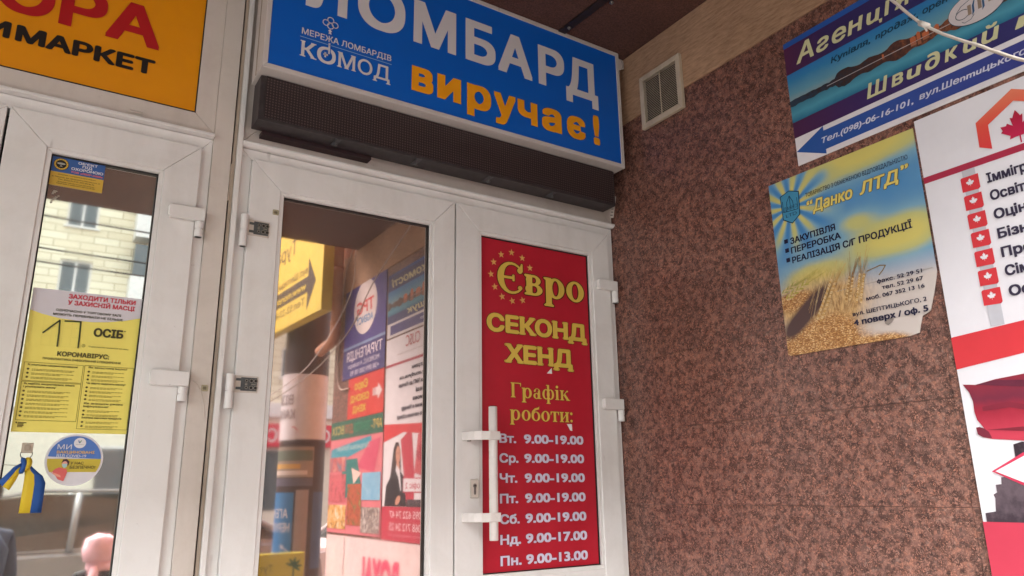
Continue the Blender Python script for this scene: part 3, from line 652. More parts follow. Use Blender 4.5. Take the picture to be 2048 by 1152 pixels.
# ceiling strip and vent
cs = thing('ceiling_strip', 'dark metal strip with bright screws running along brown ceiling', 'ceiling strip', (1.6, -0.5, 3.25))
prism('strip', [(1.572, -0.02), (1.607, -0.02), (1.651, -0.85), (1.616, -0.85)], 2, 3.254, 3.2615, mk_dark('dark_strip_metal', (46, 32, 28), 0.5), cs, 0.001)
for (x, y) in ((1.600, -0.190), (1.640, -0.400), (1.636, -0.62)):
    tube('screw', [(x, y, 3.262), (x, y, 3.245)], .003, STEEL, cs, 8); tube('washer', [(x, y, 3.2535), (x, y, 3.2515)], .0085, STEEL, cs, 12)
vt = thing('air_vent', 'cream square ventilation grille high on the granite wall', 'vent', (1.94, -0.33, 2.996))
CREAM = mk_pvc('cream_plastic', (204, 190, 168), (150, 130, 106), 0.7)
va, vb, vc, vd, vx = 0.223, 0.446, 2.881, 3.112, 1.925   # u from, u to, z from, z to, front
def vprism(name, P, x0, x1, m, par, bevel=0.0): return prism(name, [(-u, z) for u, z in P], 0, x0, x1, m, par, bevel=bevel)
fw = 0.022; g = .0004
for P in ([(va, vc + g), (va + fw, vc + fw + g), (va + fw, vd - fw - g), (va, vd - g)], [(vb, vc + g), (vb - fw, vc + fw + g), (vb - fw, vd - fw - g), (vb, vd - g)], [(va + g, vd), (va + fw + g, vd - fw), (vb - fw - g, vd - fw), (vb - g, vd)], [(va + g, vc), (va + fw + g, vc + fw), (vb - fw - g, vc + fw), (vb - g, vc)]):
    vprism('vent_frame', P, vx, 1.9415, CREAM, vt, 0.0012)
box('vent_back', 1.9405, 1.9418, -vb + fw, -va - fw, vc + fw, vd - fw, GAP, vt)
ns = 26; hz = (vd - vc - 2 * fw) / ns; smesh = None
for i in range(ns):
    z = vc + fw + (i + .5) * hz
    if smesh is None:
        sl = prism('slat', [(1.9275, z - .0006), (1.9275, z + .0005), (1.9305, z + .0010), (1.9305, z - .0001)], 1, -vb + fw + .001, -va - fw - .001, CREAM, vt); smesh = sl; z0_ = z
    else:
        o = smesh.copy(); C.objects.link(o); o.parent = vt; o.location = (0, 0, z - z0_)
box('vent_rib', 1.9262, 1.9300, -0.3362, -0.3335, vc + fw, vd - fw, CREAM, vt)

# loose cable
cb = thing('hanging_cable', 'slack white cable crossing in front of the estate agency board', 'cable', (1.45, -1.5, 2.4))
cpts = spl([(1.70, -0.75, 3.262), (1.60, -1.05, 2.93), (1.5, -1.404, 2.621), (1.45, -1.548, 2.411), (1.4, -1.652, 2.290), (1.3, -1.797, 2.139), (1.15, -2.03, 2.00), (1.15, -2.5, 2.0), (1.6, -2.8, 2.35), (1.9, -2.87, 2.9), (1.935, -2.87, 3.3)], 8)
tube('cable', [p + Vector((0, 0, random.uniform(-.0005, .0005))) for p in cpts], .0031, flat(205, 196, 186, 0.5, 0.2), cb, 10)
tube('cable_tie', [(1.4535, -1.540, 2.421), (1.4465, -1.557, 2.402)], .0058, flat(220, 214, 206), cb, 10)
tube('cable_tie', [(1.450, -1.549, 2.404), (1.449, -1.552, 2.394)], .002, flat(220, 214, 206), cb, 6)

# =================================================================== BOARDS ON THE GRANITE WALL
def gradmat(name, axis, a, b, stops, rough=0.4, tex=0.0, tscale=8):
    """print whose ink changes along one axis of the board (axis 'u' = towards the street, 'v' = up)"""
    m, t, bs = newmat(name); g = t.nodes.new('ShaderNodeNewGeometry'); sx = t.nodes.new('ShaderNodeSeparateXYZ'); t.links.new(g.outputs['Position'], sx.inputs[0])
    mr = t.nodes.new('ShaderNodeMapRange'); t.links.new(sx.outputs[1 if axis == 'u' else 2], mr.inputs[0])
    mr.inputs[1].default_value = -a if axis == 'u' else a; mr.inputs[2].default_value = -b if axis == 'u' else b
    f = mr.outputs[0]
    if tex: f = math_(t, 'ADD', f, math_(t, 'MULTIPLY', math_(t, 'SUBTRACT', noise(t, pos(t), tscale, 5, 0.65), 0.5), tex))
    c = ramp(t, f, [(p, rgb(*q)) for p, q in stops]); t.links.new(c, bs.inputs['Base Color']); bs.inputs['Roughness'].default_value = rough; bs.inputs['Specular IOR Level'].default_value = 0.35
    return m
PX = 1.9434
fw_ = rwall(PX)
def board(root, u0, u1, v0, v1, m, th=0.0035, name='panel'): return box(name, PX, PX + th, -u1, -u0, v0, v1, m, root, 0.0004)

# ---- estate agency board
ag = thing('advertising_board', 'dark blue estate agency board with lake photo and blue arrow', 'board', (PX, -1.56, 2.47))
board(ag, 0.886, 2.252, 2.470, 2.904, flat(226, 222, 226, 0.35))
PALE = flat(206, 204, 160, 0.4, 0.12)
A = Art(fw_, 1)
A.rect(0.886, 2.252, 2.885, 2.904, gradmat('ink_blue_strip', 'u', 0.88, 2.2, [(0, (40, 84, 160)), (.4, (44, 96, 178)), (1, (40, 60, 130))]))
A.rect(0.886, 2.252, 2.788, 2.885, gradmat('ink_plum_navy', 'u', 0.88, 1.5, [(0, (84, 40, 72)), (.25, (58, 44, 92)), (1, (48, 52, 108))]))
A.rect(0.886, 2.252, 2.564, 2.618, gradmat('ink_plum_navy_low', 'u', 0.88, 1.7, [(0, (76, 38, 72)), (.3, (62, 44, 96)), (1, (50, 56, 112))]))
A.done('colour_band', ag)
A = Art(fw_, 1); A.rect(0.886, 2.252, 2.686, 2.788, gradmat('ink_evening_sky', 'v', 2.686, 2.788, [(0, (140, 158, 160)), (.3, (98, 152, 174)), (.75, (54, 128, 178)), (1, (46, 116, 178))], tex=0.25, tscale=12))
A.rect(0.886, 2.252, 2.618, 2.686, gradmat('ink_lake', 'v', 2.618, 2.686, [(0, (40, 110, 142)), (.4, (78, 150, 174)), (.9, (60, 118, 140)), (1, (70, 112, 126))], tex=0.25, tscale=20)); A.done('lake_photo', ag)
TREE = gradmat('ink_trees', 'u', 0.9, 1.9, [(0, (48, 62, 78)), (.15, (54, 48, 52)), (.3, (72, 50, 46)), (.42, (96, 60, 48)), (.5, (134, 82, 56)), (.58, (70, 46, 42)), (.75, (120, 76, 54)), (1, (84, 56, 46))], tex=0.75, tscale=70)
random.seed(11)
def sky_y(u): 
    return 2.690 + 0.004 * math.sin(u * 23) + (0.008 if u < 1.05 else 0.016 + 0.007 * math.sin(u * 31) + 0.004 * math.sin(u * 77)) * min(1, (u - .886) * 9) + random.uniform(-.0016, .0016)
U = [0.886 + i * 0.0095 for i in range(144)]; top = [(u, max(2.6885, sky_y(u))) for u in U]
A = Art(fw_, 1.6); A.poly([(U[0], 2.684)] + [(U[-1], 2.684)] + list(reversed(top)), TREE)
lowp = [(u, 2.683 - (y - 2.684) * 0.85 + random.uniform(-.0018, .0018)) for u, y in top]; A.poly(lowp + [(U[-1], 2.6845), (U[0], 2.6845)], TREE, 1.4)
A.done('tree_line', ag)
A = Art(fw_, 2.2); A.line([(1.02, 2.6846), (1.9, 2.6856)], 0.0022, flat(176, 170, 172)); 
OR1 = flat(196, 110, 72, .4, .3)
for u, w_, h_ in ((1.284, .016, .014), (1.303, .010, .02), (1.318, .018, .012), (1.352, .012, .015), (1.20, .006, .008), (1.62, .05, .03), (1.70, .03, .045), (1.76, .06, .03), (1.86, .04, .04), (1.95, .05, .03)):
    A.poly([(u, 2.6855), (u + w_, 2.6855), (u + w_, 2.6855 + h_), (u + w_ * .5, 2.6855 + h_ * 1.25), (u, 2.6855 + h_)], OR1, 2.3); A.rect(u, u + w_, 2.6845 - h_ * .7, 2.6845, gradmat('ink_reflection', 'v', 2.66, 2.685, [(0, (120, 116, 110)), (1, (170, 100, 72))], tex=.4, tscale=60) if u == 1.284 else flat(158, 100, 74, .4, .3), 2.3)
A.done('shore_detail', ag)
CUR = dict(zip('гдийтп', ['г', '∂', 'u', 'ŭ', 'm', 'n']))
def cur(s): return ''.join(CUR.get(c, c) for c in s)
sh = 0.22
def jt(root, fr, word, u0, u1, v, h, m, **k): return text(root, fr, word, u0, u1, v, h, m, shear=sh, **k)
jt(ag, fw_, 'А', 0.927, 0.991, 2.808, 0.066, PALE, bold=0.02)
for ch, a, b in (('ƨ', 1.001, 1.048), ('е', 1.057, 1.107), ('н', 1.109, 1.164), ('u', 1.171, 1.217), ('і', 1.226, 1.252), ('я', 1.257, 1.306)):
    jt(ag, fw_, ch, a, b, 2.808, 0.044, PALE, mode='x', bold=0.02)
A = Art(fw_, 2); A.poly([(1.208, 2.808), (1.219, 2.808), (1.216, 2.796), (1.209, 2.796)], PALE); A.done('letter_tail', ag)
jt(ag, fw_, 'нерухомості', 1.345, 2.20, 2.808, 0.044, PALE, mode='x', bold=0.02)
DT = flat(28, 62, 84, 0.45)
jt(ag, fw_, 'Куnівля,', 1.043, 1.173, 2.750, 0.020, DT, bold=0.02); jt(ag, fw_, 'nро∂аж,', 1.189, 1.316, 2.751, 0.0145, DT, mode='x', bold=0.02); jt(ag, fw_, 'орен∂а', 1.329, 1.434, 2.752, 0.0145, DT, mode='x', bold=0.02)
jt(ag, fw_, 'Ш', 1.138, 1.206, 2.582, 0.046, PALE, bold=0.024)
for ch, a, b in (('в', 1.213, 1.250), ('u', 1.258, 1.302), ('∂', 1.310, 1.353), ('к', 1.362, 1.400), ('u', 1.410, 1.448), ('ŭ', 1.456, 1.502)):
    jt(ag, fw_, ch, a, b, 2.583, 0.034 , PALE, mode='x', bold=0.024)
jt(ag, fw_, cur('пошук'), 1.534, 1.953, 2.583, 0.034, PALE, mode='x', bold=0.024)
A = Art(fw_, 1.5); ARB = gradmat('ink_arrow', 'u', 0.9, 1.7, [(0, (44, 88, 160)), (.4, (52, 80, 156)), (1, (66, 60, 128))])
A.poly([(0.8875, 2.517), (0.988, 2.5635), (0.988, 2.548), (2.2, 2.548), (2.2, 2.486), (0.988, 2.486), (0.988, 2.4715)], ARB); A.done('arrow', ag)
TL_ = flat(206, 208, 226, 0.4)
jt(ag, fw_, 'Тел.(098)-06-16-101,', 0.978, 1.264, 2.5085, 0.0185, TL_, bold=0.02); jt(ag, fw_, cur('вул.Шептицького'), 1.281, 1.548, 2.511, 0.0185, TL_, bold=0.02); jt(ag, fw_, cur('2, 4 поверх'), 1.568, 1.76, 2.511, 0.0185, TL_, bold=0.02)
LG = flat(206, 198, 200, .35); LT = flat(40, 74, 92, .4); LTN = flat(146, 128, 112, .4); LB = flat(52, 90, 130, .4)
A = Art(fw_, 3); cu, cv = 1.462, 2.697
A.ell(cu, cv, .0725, .0455, LT, 3, 56); A.ell(cu, cv, .0708, .0438, LG, 3.6, 56)
for du, h0, h1 in ((-.018, -.016, .012), (.008, -.012, .016), (.034, -.006, .022)): A.poly([(cu + du - .005, cv + h0), (cu + du + .004, cv + h0), (cu + du + .006, cv + h1), (cu + du - .003, cv + h1)], LTN, 4.2)
for du, s_ in ((-.005, 1), (.020, .9)): A.poly([(cu + du - .008, cv - .022 * s_), (cu + du - .001, cv - .012), (cu + du, cv + .005), (cu + du + .004, cv + .018), (cu + du + .010, cv + .026 * s_), (cu + du + .002, cv + .020), (cu + du - .005, cv + .006), (cu + du - .006, cv - .010)], LB, 4.4)
arc = [(cu - .036 + .017 * math.cos(R(a)), cv - .006 + .013 * math.sin(R(a))) for a in range(40, 330, 20)]; A.line(arc, .0016, LT, 4.5)
A.line([(cu - .05, cv + .004), (cu - .036, cv + .018), (cu - .012, cv + .026), (cu + .012, cv + .030), (cu + .05, cv + .030)], .0015, LT, 4.6)
A.line([(cu - .008, cv - .020), (cu - .018, cv - .030), (cu - .034, cv - .032), (cu - .040, cv - .027)], .0014, LT, 4.6)
A.done('logo', ag)

# ---- grain company board
dn = thing('advertising_board', 'worn blue and yellow board with wheat photo and torn lower right corner', 'board', (PX, -1.0, 1.88))
m, t, bs = newmat('ink_sunburst'); g_ = t.nodes.new('ShaderNodeNewGeometry'); sx_ = t.nodes.new('ShaderNodeSeparateXYZ'); t.links.new(g_.outputs['Position'], sx_.inputs[0])
yy = math_(t, 'ADD', sx_.outputs[1], 0.839); zz = math_(t, 'SUBTRACT', sx_.outputs[2], 2.348)
an = math_(t, 'ARCTAN2', zz, yy); rr_ = math_(t, 'SQRT', math_(t, 'ADD', math_(t, 'MULTIPLY', yy, yy), math_(t, 'MULTIPLY', zz, zz)))
ray = math_(t, 'SINE', math_(t, 'ADD', math_(t, 'MULTIPLY', an, 11), 0.6))
fade = t.nodes.new('ShaderNodeMapRange'); fade.inputs[1].default_value = 0.05; fade.inputs[2].default_value = 0.20; fade.inputs[3].default_value = .85; fade.inputs[4].default_value = 0.0; t.links.new(rr_, fade.inputs[0])
blot = math_(t, 'MULTIPLY', math_(t, 'SUBTRACT', noise(t, pos(t), 5.5, 3, 0.5), 0.5), 3.0)
# broad yellow areas: top band, middle diagonal
def gauss(cu, cv, ru, rv):
    a = math_(t, 'DIVIDE', math_(t, 'ADD', sx_.outputs[1], cu), ru); b = math_(t, 'DIVIDE', math_(t, 'SUBTRACT', sx_.outputs[2], cv), rv)
    return math_(t, 'POWER', 2.718, math_(t, 'MULTIPLY', -1.0, math_(t, 'ADD', math_(t, 'MULTIPLY', a, a), math_(t, 'MULTIPLY', b, b))))
base = math_(t, 'ADD', math_(t, 'ADD', math_(t, 'MULTIPLY', gauss(1.10, 2.44, .22, .060), 1.9), math_(t, 'MULTIPLY', gauss(1.16, 2.16, .13, .055), 1.9)), math_(t, 'MULTIPLY', gauss(0.90, 2.10, .11, .045), 1.7))
base = math_(t, 'ADD', base, math_(t, 'MULTIPLY', gauss(1.05, 2.235, .06, .03), 0.9))
base = math_(t, 'SUBTRACT', base, 0.62)
mixr = math_(t, 'ADD', math_(t, 'MULTIPLY', ray, fade.outputs[0]), math_(t, 'MULTIPLY', math_(t, 'SUBTRACT', 1.0, fade.outputs[0]), math_(t, 'ADD', base, math_(t, 'MULTIPLY', blot, 0.25))))
f_ = math_(t, 'ADD', math_(t, 'MULTIPLY', mixr, 0.5), 0.5)
c = ramp(t, f_, [(0.12, rgb(72, 136, 192)), (0.42, rgb(124, 168, 190)), (0.66, rgb(190, 190, 126)), (0.95, rgb(210, 198, 112))])
low = t.nodes.new('ShaderNodeMapRange'); low.inputs[1].default_value = 2.10; low.inputs[2].default_value = 2.03; t.links.new(sx_.outputs[2], low.inputs[0])
c = mixc(t, low.outputs[0], c, rgb(206, 196, 190))
scr = ramp(t, noise(t, pos(t, (1, 3, 1)), 60, 6, 0.8), [(0.66, (0, 0, 0, 1)), (0.74, (1, 1, 1, 1))]); c = mixc(t, math_(t, 'MULTIPLY', scr, 0.35), c, rgb(150, 150, 140))
def clamp_(x): 
    k_ = math_(t, 'ADD', x, 0.0); k_.node.use_clamp = True; return k_
def grains():
    v = t.nodes.new('ShaderNodeTexVoronoi'); v.inputs['Scale'].default_value = 1
    P_ = pos(t, (1, 150, 290), (R(25), 0, 0)); wv = t.nodes.new('ShaderNodeTexNoise'); wv.inputs['Scale'].default_value = 60; t.links.new(pos(t), wv.inputs['Vector'])
    vm = t.nodes.new('ShaderNodeVectorMath'); vm.operation = 'MULTIPLY_ADD'; vm.inputs[1].default_value = (2.4,) * 3; t.links.new(wv.outputs['Color'], vm.inputs[0]); t.links.new(P_, vm.inputs[2]); t.links.new(vm.outputs[0], v.inputs['Vector'])
    sc_ = t.nodes.new('ShaderNodeSeparateColor'); t.links.new(v.outputs['Color'], sc_.inputs[0])
    cc = ramp(t, sc_.outputs[0], [(0, rgb(190, 138, 82)), (.5, rgb(216, 170, 112)), (1, rgb(234, 200, 150))]); dd = ramp(t, v.outputs['Distance'], [(0.30, (1, 1, 1, 1)), (0.66, (0.45, 0.32, 0.22, 1))]); return mixc(t, 1.0, cc, dd, 'MULTIPLY')
nz = math_(t, 'MULTIPLY', math_(t, 'SUBTRACT', noise(t, pos(t), 28, 4, .7), .5), 0.9)
def msk(*terms):
    x = None
    for cu, cv, ru, rv, w_ in terms:
        g1 = math_(t, 'MULTIPLY', gauss(cu, cv, ru, rv), w_); x = g1 if x is None else math_(t, 'ADD', x, g1)
    return x
gm = clamp_(math_(t, 'ADD', math_(t, 'SUBTRACT', math_(t, 'MULTIPLY', msk((0.80, 1.885, .17, .070, 1.6), (.93, 1.93, .10, .07, 1.2), (1.09, 1.868, .075, .030, 1.5), (.81, 2.045, .085, .035, 1.5)), 2.0), 1.0), nz))
warm = clamp_(math_(t, 'MULTIPLY', msk((0.86, 2.02, .15, .075, 1.3), (0.98, 2.0, .06, .07, .9)), 1.0))
c = mixc(t, warm, c, ramp(t, noise(t, pos(t, (1, 1, .35), (R(-32), 0, 0)), 120, 4, .7), [(.35, rgb(150, 112, 72)), (.6, rgb(214, 178, 124))]))
c = mixc(t, gm, c, grains())
ru_ = math_(t, 'SUBTRACT', math_(t, 'MULTIPLY', sx_.outputs[1], -1.0), 0.852); rv_ = math_(t, 'SUBTRACT', sx_.outputs[2], 2.003)
aa = math_(t, 'DIVIDE', math_(t, 'ADD', math_(t, 'MULTIPLY', ru_, .80), math_(t, 'MULTIPLY', rv_, .60)), .115); bb_ = math_(t, 'DIVIDE', math_(t, 'SUBTRACT', math_(t, 'MULTIPLY', rv_, .80), math_(t, 'MULTIPLY', ru_, .60)), .034)
sk = math_(t, 'POWER', 2.718, math_(t, 'MULTIPLY', -1.0, math_(t, 'ADD', math_(t, 'POWER', math_(t, 'ABSOLUTE', aa), 4.0), math_(t, 'POWER', math_(t, 'ABSOLUTE', bb_), 2.0))))
c = mixc(t, clamp_(math_(t, 'ADD', math_(t, 'MULTIPLY', math_(t, 'SUBTRACT', sk, .30), 2.6), math_(t, 'MULTIPLY', nz, .4))), c, rgb(76, 54, 54))
t.links.new(c, bs.inputs['Base Color']); bs.inputs['Roughness'].default_value = 0.36; SUNB = m
OUT = [(0.768, 2.4445), (1.249, 2.441), (1.2485, 2.25), (1.248, 2.03), (1.241, 2.005), (1.228, 1.965), (1.216, 1.934), (1.208, 1.929), (1.193, 1.923), (1.184, 1.900), (1.178, 1.881), (1.151, 1.876), (1.0, 1.879), (0.78, 1.881), (0.7705, 1.886)]
prism('panel', [(-u, z) for u, z in OUT], 0, PX, PX + 0.003, SUNB, dn)
A = Art(rwall(PX), 1.5); A.line([(1.06, 2.079), (1.10, 2.086), (1.116, 2.082), (1.106, 2.070), (1.094, 2.060)], .003, flat(150, 126, 84, .4, .2))
A.rect(0.96, 1.24, 2.0425, 2.0440, flat(170, 160, 150), 1.4); A.done('paper_roll', dn)
random.seed(5)
W1 = flat(206, 166, 104, .4, .2); W2 = flat(168, 124, 70, .4, .2); W3 = flat(222, 196, 150, .4, .1)
def ear(u0, v0, u1, v1, n, w, m1, m2, awn=7):
    A = Art(rwall(PX), 2.4); d = Vector((u1 - u0, v1 - v0)); L = d.length; d.normalize(); nn = Vector((-d.y, d.x)); ang = math.degrees(math.atan2(d.y, d.x))
    for k in range(awn):
        a = random.uniform(0, .8); sd_ = random.choice((-1, 1)); b = Vector((u0, v0)) + d * (L * a); e = b - d * random.uniform(.04, .10) * 1.0 + nn * sd_ * random.uniform(.004, .02)
        A.line([(b.x, b.y), (e.x, e.y)], .0007, m1, 2.1)
    for k in range(n):
        q = Vector((u0, v0)) + d * (L * (k + .5) / n)
        for sd_ in (-1, 1):
            o = q + nn * sd_ * w * .42; A.ell(o.x, o.y, L / n * 0.90, w * .24, m1 if (k + (sd_ > 0)) % 2 else W3, 2.4 + .06 * (k % 3), 8, rot=ang + sd_ * -28); 
            A.line([tuple(o + nn * sd_ * w * .28 - d * L / n * .5), tuple(o - nn * sd_ * w * .2 + d * L / n * .3)], .0008, m2, 2.9)
    A.done('wheat_ear', dn)
AW = flat(224, 200, 156, .4, .1); A = Art(rwall(PX), 2)
for k in range(46):
    u_ = random.uniform(.86, 1.02); v_ = random.uniform(1.96, 2.03); L_ = random.uniform(.05, .11); an_ = R(random.uniform(52, 72)); A.line([(u_, v_), (u_ + L_ * math.cos(an_), v_ + L_ * math.sin(an_))], .0006, AW if k % 2 else W1, 2.0)
A.done('wheat_awns', dn).__setitem__('kind', 'stuff')
ear(.955, 2.078, .893, 1.972, 19, .017, W1, W2, 16); ear(1.012, 2.075, .992, 2.010, 14, .013, W2, W1, 16); ear(1.045, 2.075, 1.024, 1.996, 16, .015, W1, W2, 18)
ear(.868, 2.094, .79, 2.058, 8, .012, flat(190, 176, 92), flat(128, 120, 60), 8); ear(.83, 2.100, .777, 2.078, 6, .010, flat(176, 170, 96), flat(120, 118, 64), 6)
DK_ = flat(34, 34, 62, 0.42); GLD = flat(222, 204, 110, .4); BRN = flat(56, 40, 30, .45)
text(dn, fw_, 'ТОВАРИСТВО З ОБМЕЖЕНОЮ ВІДПОВІДАЛЬНІСТЮ', 0.899, 1.224, 2.359, 0.0135, DK_, bold=0.004)
text(dn, fw_, '“', 0.899, 0.921, 2.311, 0.036, GLD, shear=.15, bold=.03, out=(BRN, .03)); text(dn, fw_, '”', 1.200, 1.222, 2.313, 0.036, GLD, shear=.15, bold=.03, out=(BRN, .03))
text(dn, fw_, 'Данко', 0.917, 1.052, 2.3045, 0.038, GLD, bold=.032, shear=.22, out=(BRN, .035)); text(dn, fw_, 'ЛТД', 1.073, 1.193, 2.3045, 0.038, GLD, bold=.032, shear=.22, out=(BRN, .035))
text(dn, fw_, 'ЗАКУПІВЛЯ', 0.826, 0.983, 2.2265, 0.0205, DK_, bold=.026); text(dn, fw_, 'ПЕРЕРОБКА', 0.825, 0.997, 2.1960, 0.0205, DK_, bold=.026); text(dn, fw_, 'РЕАЛІЗАЦІЯ С/Г ПРОДУКЦІЇ', 0.825, 1.206, 2.1645, 0.0205, DK_, bold=.026)
for vv in (2.234, 2.204, 2.1725):
    A = Art(fw_, 2); A.rect(.804, .8175, vv, vv + .0135, DK_); A.done('bullet', dn)
for s_, u0_, vv, h_ in (('факс. 52 29 51', 1.086, 2.0365, .0115), ('тел. 52 29 67', 1.098, 2.0165, .0115), ('моб. 067 352 13 16', 1.048, 1.9955, .0115), ('вул. ШЕПТИЦЬКОГО, 2', 1.001, 1.9600, .0115)): text(dn, fw_, s_, u0_, 1.213, vv, h_, DK_, 3.5, bold=.020)
text(dn, fw_, '4 поверх / оф. 5', 1.001, 1.213, 1.932, .0175, DK_, 3.5, bold=.036)
A = Art(fw_, 2); S5 = [(0.807, 2.392), (0.842, 2.402), (0.878, 2.388), (0.873, 2.312), (0.842, 2.291), (0.809, 2.312)]
A.poly(S5, flat(24, 50, 70), 2); c0 = (0.842, 2.348); A.poly([(c0[0] + (u - c0[0]) * .92, c0[1] + (v - c0[1]) * .95) for u, v in S5], flat(66, 140, 176), 2.4)
TR = flat(24, 62, 84); A.line([(.815, 2.372), (.815, 2.336), (.868, 2.332), (.868, 2.370)], .002, TR, 2.8); A.line([(.828, 2.336), (.830, 2.365), (.842, 2.384), (.852, 2.363), (.854, 2.334)], .002, TR, 2.8); A.line([(.842, 2.384), (.842, 2.338)], .002, TR, 2.8); A.done('shield', dn)
text(dn, fw_, 'ДАНКО', .8165, .8665, 2.3385, .012, TR, 3.0, bold=.0); text(dn, fw_, 'LTD', .822, .862, 2.316, .011, TR, 3.0, bold=.0)
A = Art(fw_, 3); A.poly([(1.090, 1.929), (1.106, 1.933), (1.118, 1.930), (1.112, 1.922), (1.100, 1.916), (1.092, 1.921)], flat(150, 140, 134, .6, .2)); A.done('peeled_patch', dn)

# ---- Canada board
ca = thing('advertising_board', 'tall white and red board with maple leaves and waving flag photo', 'board', (PX, -1.75, 1.22))
CW = flat(226, 224, 230, 0.35, 0.04); CR = flat(208, 58, 66, 0.38, 0.05); CR2 = flat(190, 58, 80, .38, .05); DRED = flat(170, 48, 74, .4, .05)
board(ca, 1.2555, 2.256, 1.21, 2.458, CW)
A = Art(fw_, 1); A.rect(1.2555, 2.256, 2.2725, 2.290, DRED); A.done('red_line', ca)
A = Art(fw_, 1); A.poly([(1.2555, 1.772), (1.2555, 1.853), (1.43, 1.866), (2.256, 1.912), (2.256, 1.80), (1.96, 1.845), (1.412, 1.790)], CR); A.done('red_band', ca)
A = Art(fw_, 1.6); A.rect(1.2555, 2.256, 1.21, 1.408, CR2); A.done('lower_band', ca)
OH = gradmat('ink_house', 'v', 2.30, 2.43, [(0, (214, 60, 66)), (.55, (222, 84, 70)), (1, (226, 124, 96))])
A = Art(fw_, 2); A.poly([(1.404, 2.318), (1.406, 2.385), (1.499, 2.437), (1.592, 2.385), (1.592, 2.300), (1.566, 2.286), (1.566, 2.368), (1.498, 2.405), (1.433, 2.368), (1.432, 2.303)], OH); A.done('house_outline', ca)
A = Art(fw_, 2.2); leaf(A, 1.497, 2.332, .048, gradmat('ink_leaf', 'v', 2.29, 2.38, [(0, (196, 40, 86)), (1, (168, 34, 58))])); A.done('maple_leaf', ca)
text(ca, fw_, 'CUSC', 1.752, 1.955, 2.372, .075, flat(196, 110, 112), 2, bold=.008); text(ca, fw_, 'Canada Ukraine Studies Center', 1.70, 2.08, 2.335, .012, flat(170, 150, 150), 2, bold=0)
GRY = flat(190, 190, 198, .4)
A = Art(fw_, 1.3); A.rect(1.352, 1.3835, 1.864, 2.2725, GRY); A.done('ribbon_strip', ca)
for i in range(7):
    v1 = 2.2535 - i * (2.2535 - 1.9555) / 6; v0 = v1 - .0385
    A = Art(fw_, 2); A.poly([(1.346, v1 - .003), (1.349, v1), (1.389, v1), (1.389, v0 + .002), (1.385, v0 - .002), (1.346, v0)], CR, 2); A.poly([(1.385, v0 - .002), (1.389, v0 + .002), (1.383, v0 + .0005)], DRED, 2.4); leaf(A, 1.3675, (v0 + v1) / 2 + .001, .0118, CW, 2.8); A.done('leaf_badge', ca)
CT = flat(54, 48, 70, 0.42)
rows = (('Імміграційна програма', 2.2195, 1.86), ('Освіта www.cusc.ca', 2.1725, 2.04), ('Оцінка шансів на ПМП до Канади', 2.1230, 2.045), ('Бізнес Канади', 2.0730, 1.80), ('Проходження мови', 2.0250, 1.84), ('Сімейне возз’єднання в Канаді', 1.9780, 2.0), ('Офіційна робота чи навчання в Канаді', 1.9275, 2.06))
known = (('Іммігр', 1.497), ('Освіт', 1.485), ('Оцінк', 1.50), ('Бізне', 1.496), ('Проф', 1.50), ('Сімей', 1.50), ('Офіц', 1.49))
ends = ('аційні програми', 'а www.studyca.ca', 'а шансів на ПМП до Канади', 'с у Канаді', 'есійна мова', 'не запрошення в Канаду', 'ійна робота та навчання в Канаді')
for (s_, vv, ue), (kn, ku), en in zip(rows, known, ends):
    text(ca, fw_, kn, 1.4065, ku, vv, .0262, CT, bold=.036); text(ca, fw_, en, ku + .006, ue, vv, .0262, CT, bold=.036)
# flag photo
FL = gradmat('ink_flag', 'v', 1.60, 1.74, [(0, (190, 60, 80)), (.45, (156, 38, 58)), (.7, (112, 38, 60)), (1, (136, 40, 58))], tex=.7, tscale=7)
A = Art(fw_, 1.3); A.poly([(1.264, 1.733), (1.280, 1.731), (1.293, 1.729), (1.34, 1.737), (1.403, 1.742), (1.52, 1.73), (1.62, 1.745), (1.62, 1.60), (1.50, 1.585), (1.43, 1.592), (1.376, 1.590), (1.31, 1.598), (1.290, 1.603), (1.279, 1.611), (1.278, 1.627), (1.286, 1.628), (1.296, 1.6235), (1.290, 1.634), (1.283, 1.645), (1.280, 1.665), (1.281, 1.69), (1.276, 1.712)], FL)
A.poly([(1.278, 1.627), (1.279, 1.611), (1.290, 1.603), (1.31, 1.600), (1.305, 1.615), (1.296, 1.6235), (1.286, 1.628)], flat(116, 38, 56), 1.8); A.poly([(1.293, 1.729), (1.40, 1.712), (1.50, 1.69), (1.50, 1.70), (1.40, 1.728), (1.34, 1.735)], flat(100, 36, 58, .4, .2), 1.8); A.poly([(1.30, 1.665), (1.36, 1.668), (1.45, 1.645), (1.45, 1.655), (1.36, 1.682), (1.30, 1.675)], flat(126, 34, 54, .4, .2), 1.8); A.poly([(1.30, 1.62), (1.38, 1.622), (1.46, 1.606), (1.38, 1.612)], flat(124, 34, 52, .4, .2), 1.8); A.done('flag_photo', ca)
A = Art(fw_, 1.2); A.poly([(1.84, 1.83), (1.90, 1.845), (2.0, 1.80), (1.90, 1.42), (1.80, 1.42), (1.80, 1.6)], flat(190, 60, 80)); A.poly([(1.68, 1.83), (1.76, 1.82), (1.80, 1.6), (1.70, 1.58), (1.66, 1.6)], flat(200, 90, 100), 1.5); leaf(A, 1.72, 1.70, .08, flat(170, 50, 70), 2); A.done('flag_photo', ca)
TW = gradmat('ink_tower', 'v', 1.40, 1.58, [(0, (58, 46, 56)), (.5, (96, 82, 90)), (1, (50, 38, 48))], tex=1.3, tscale=38)
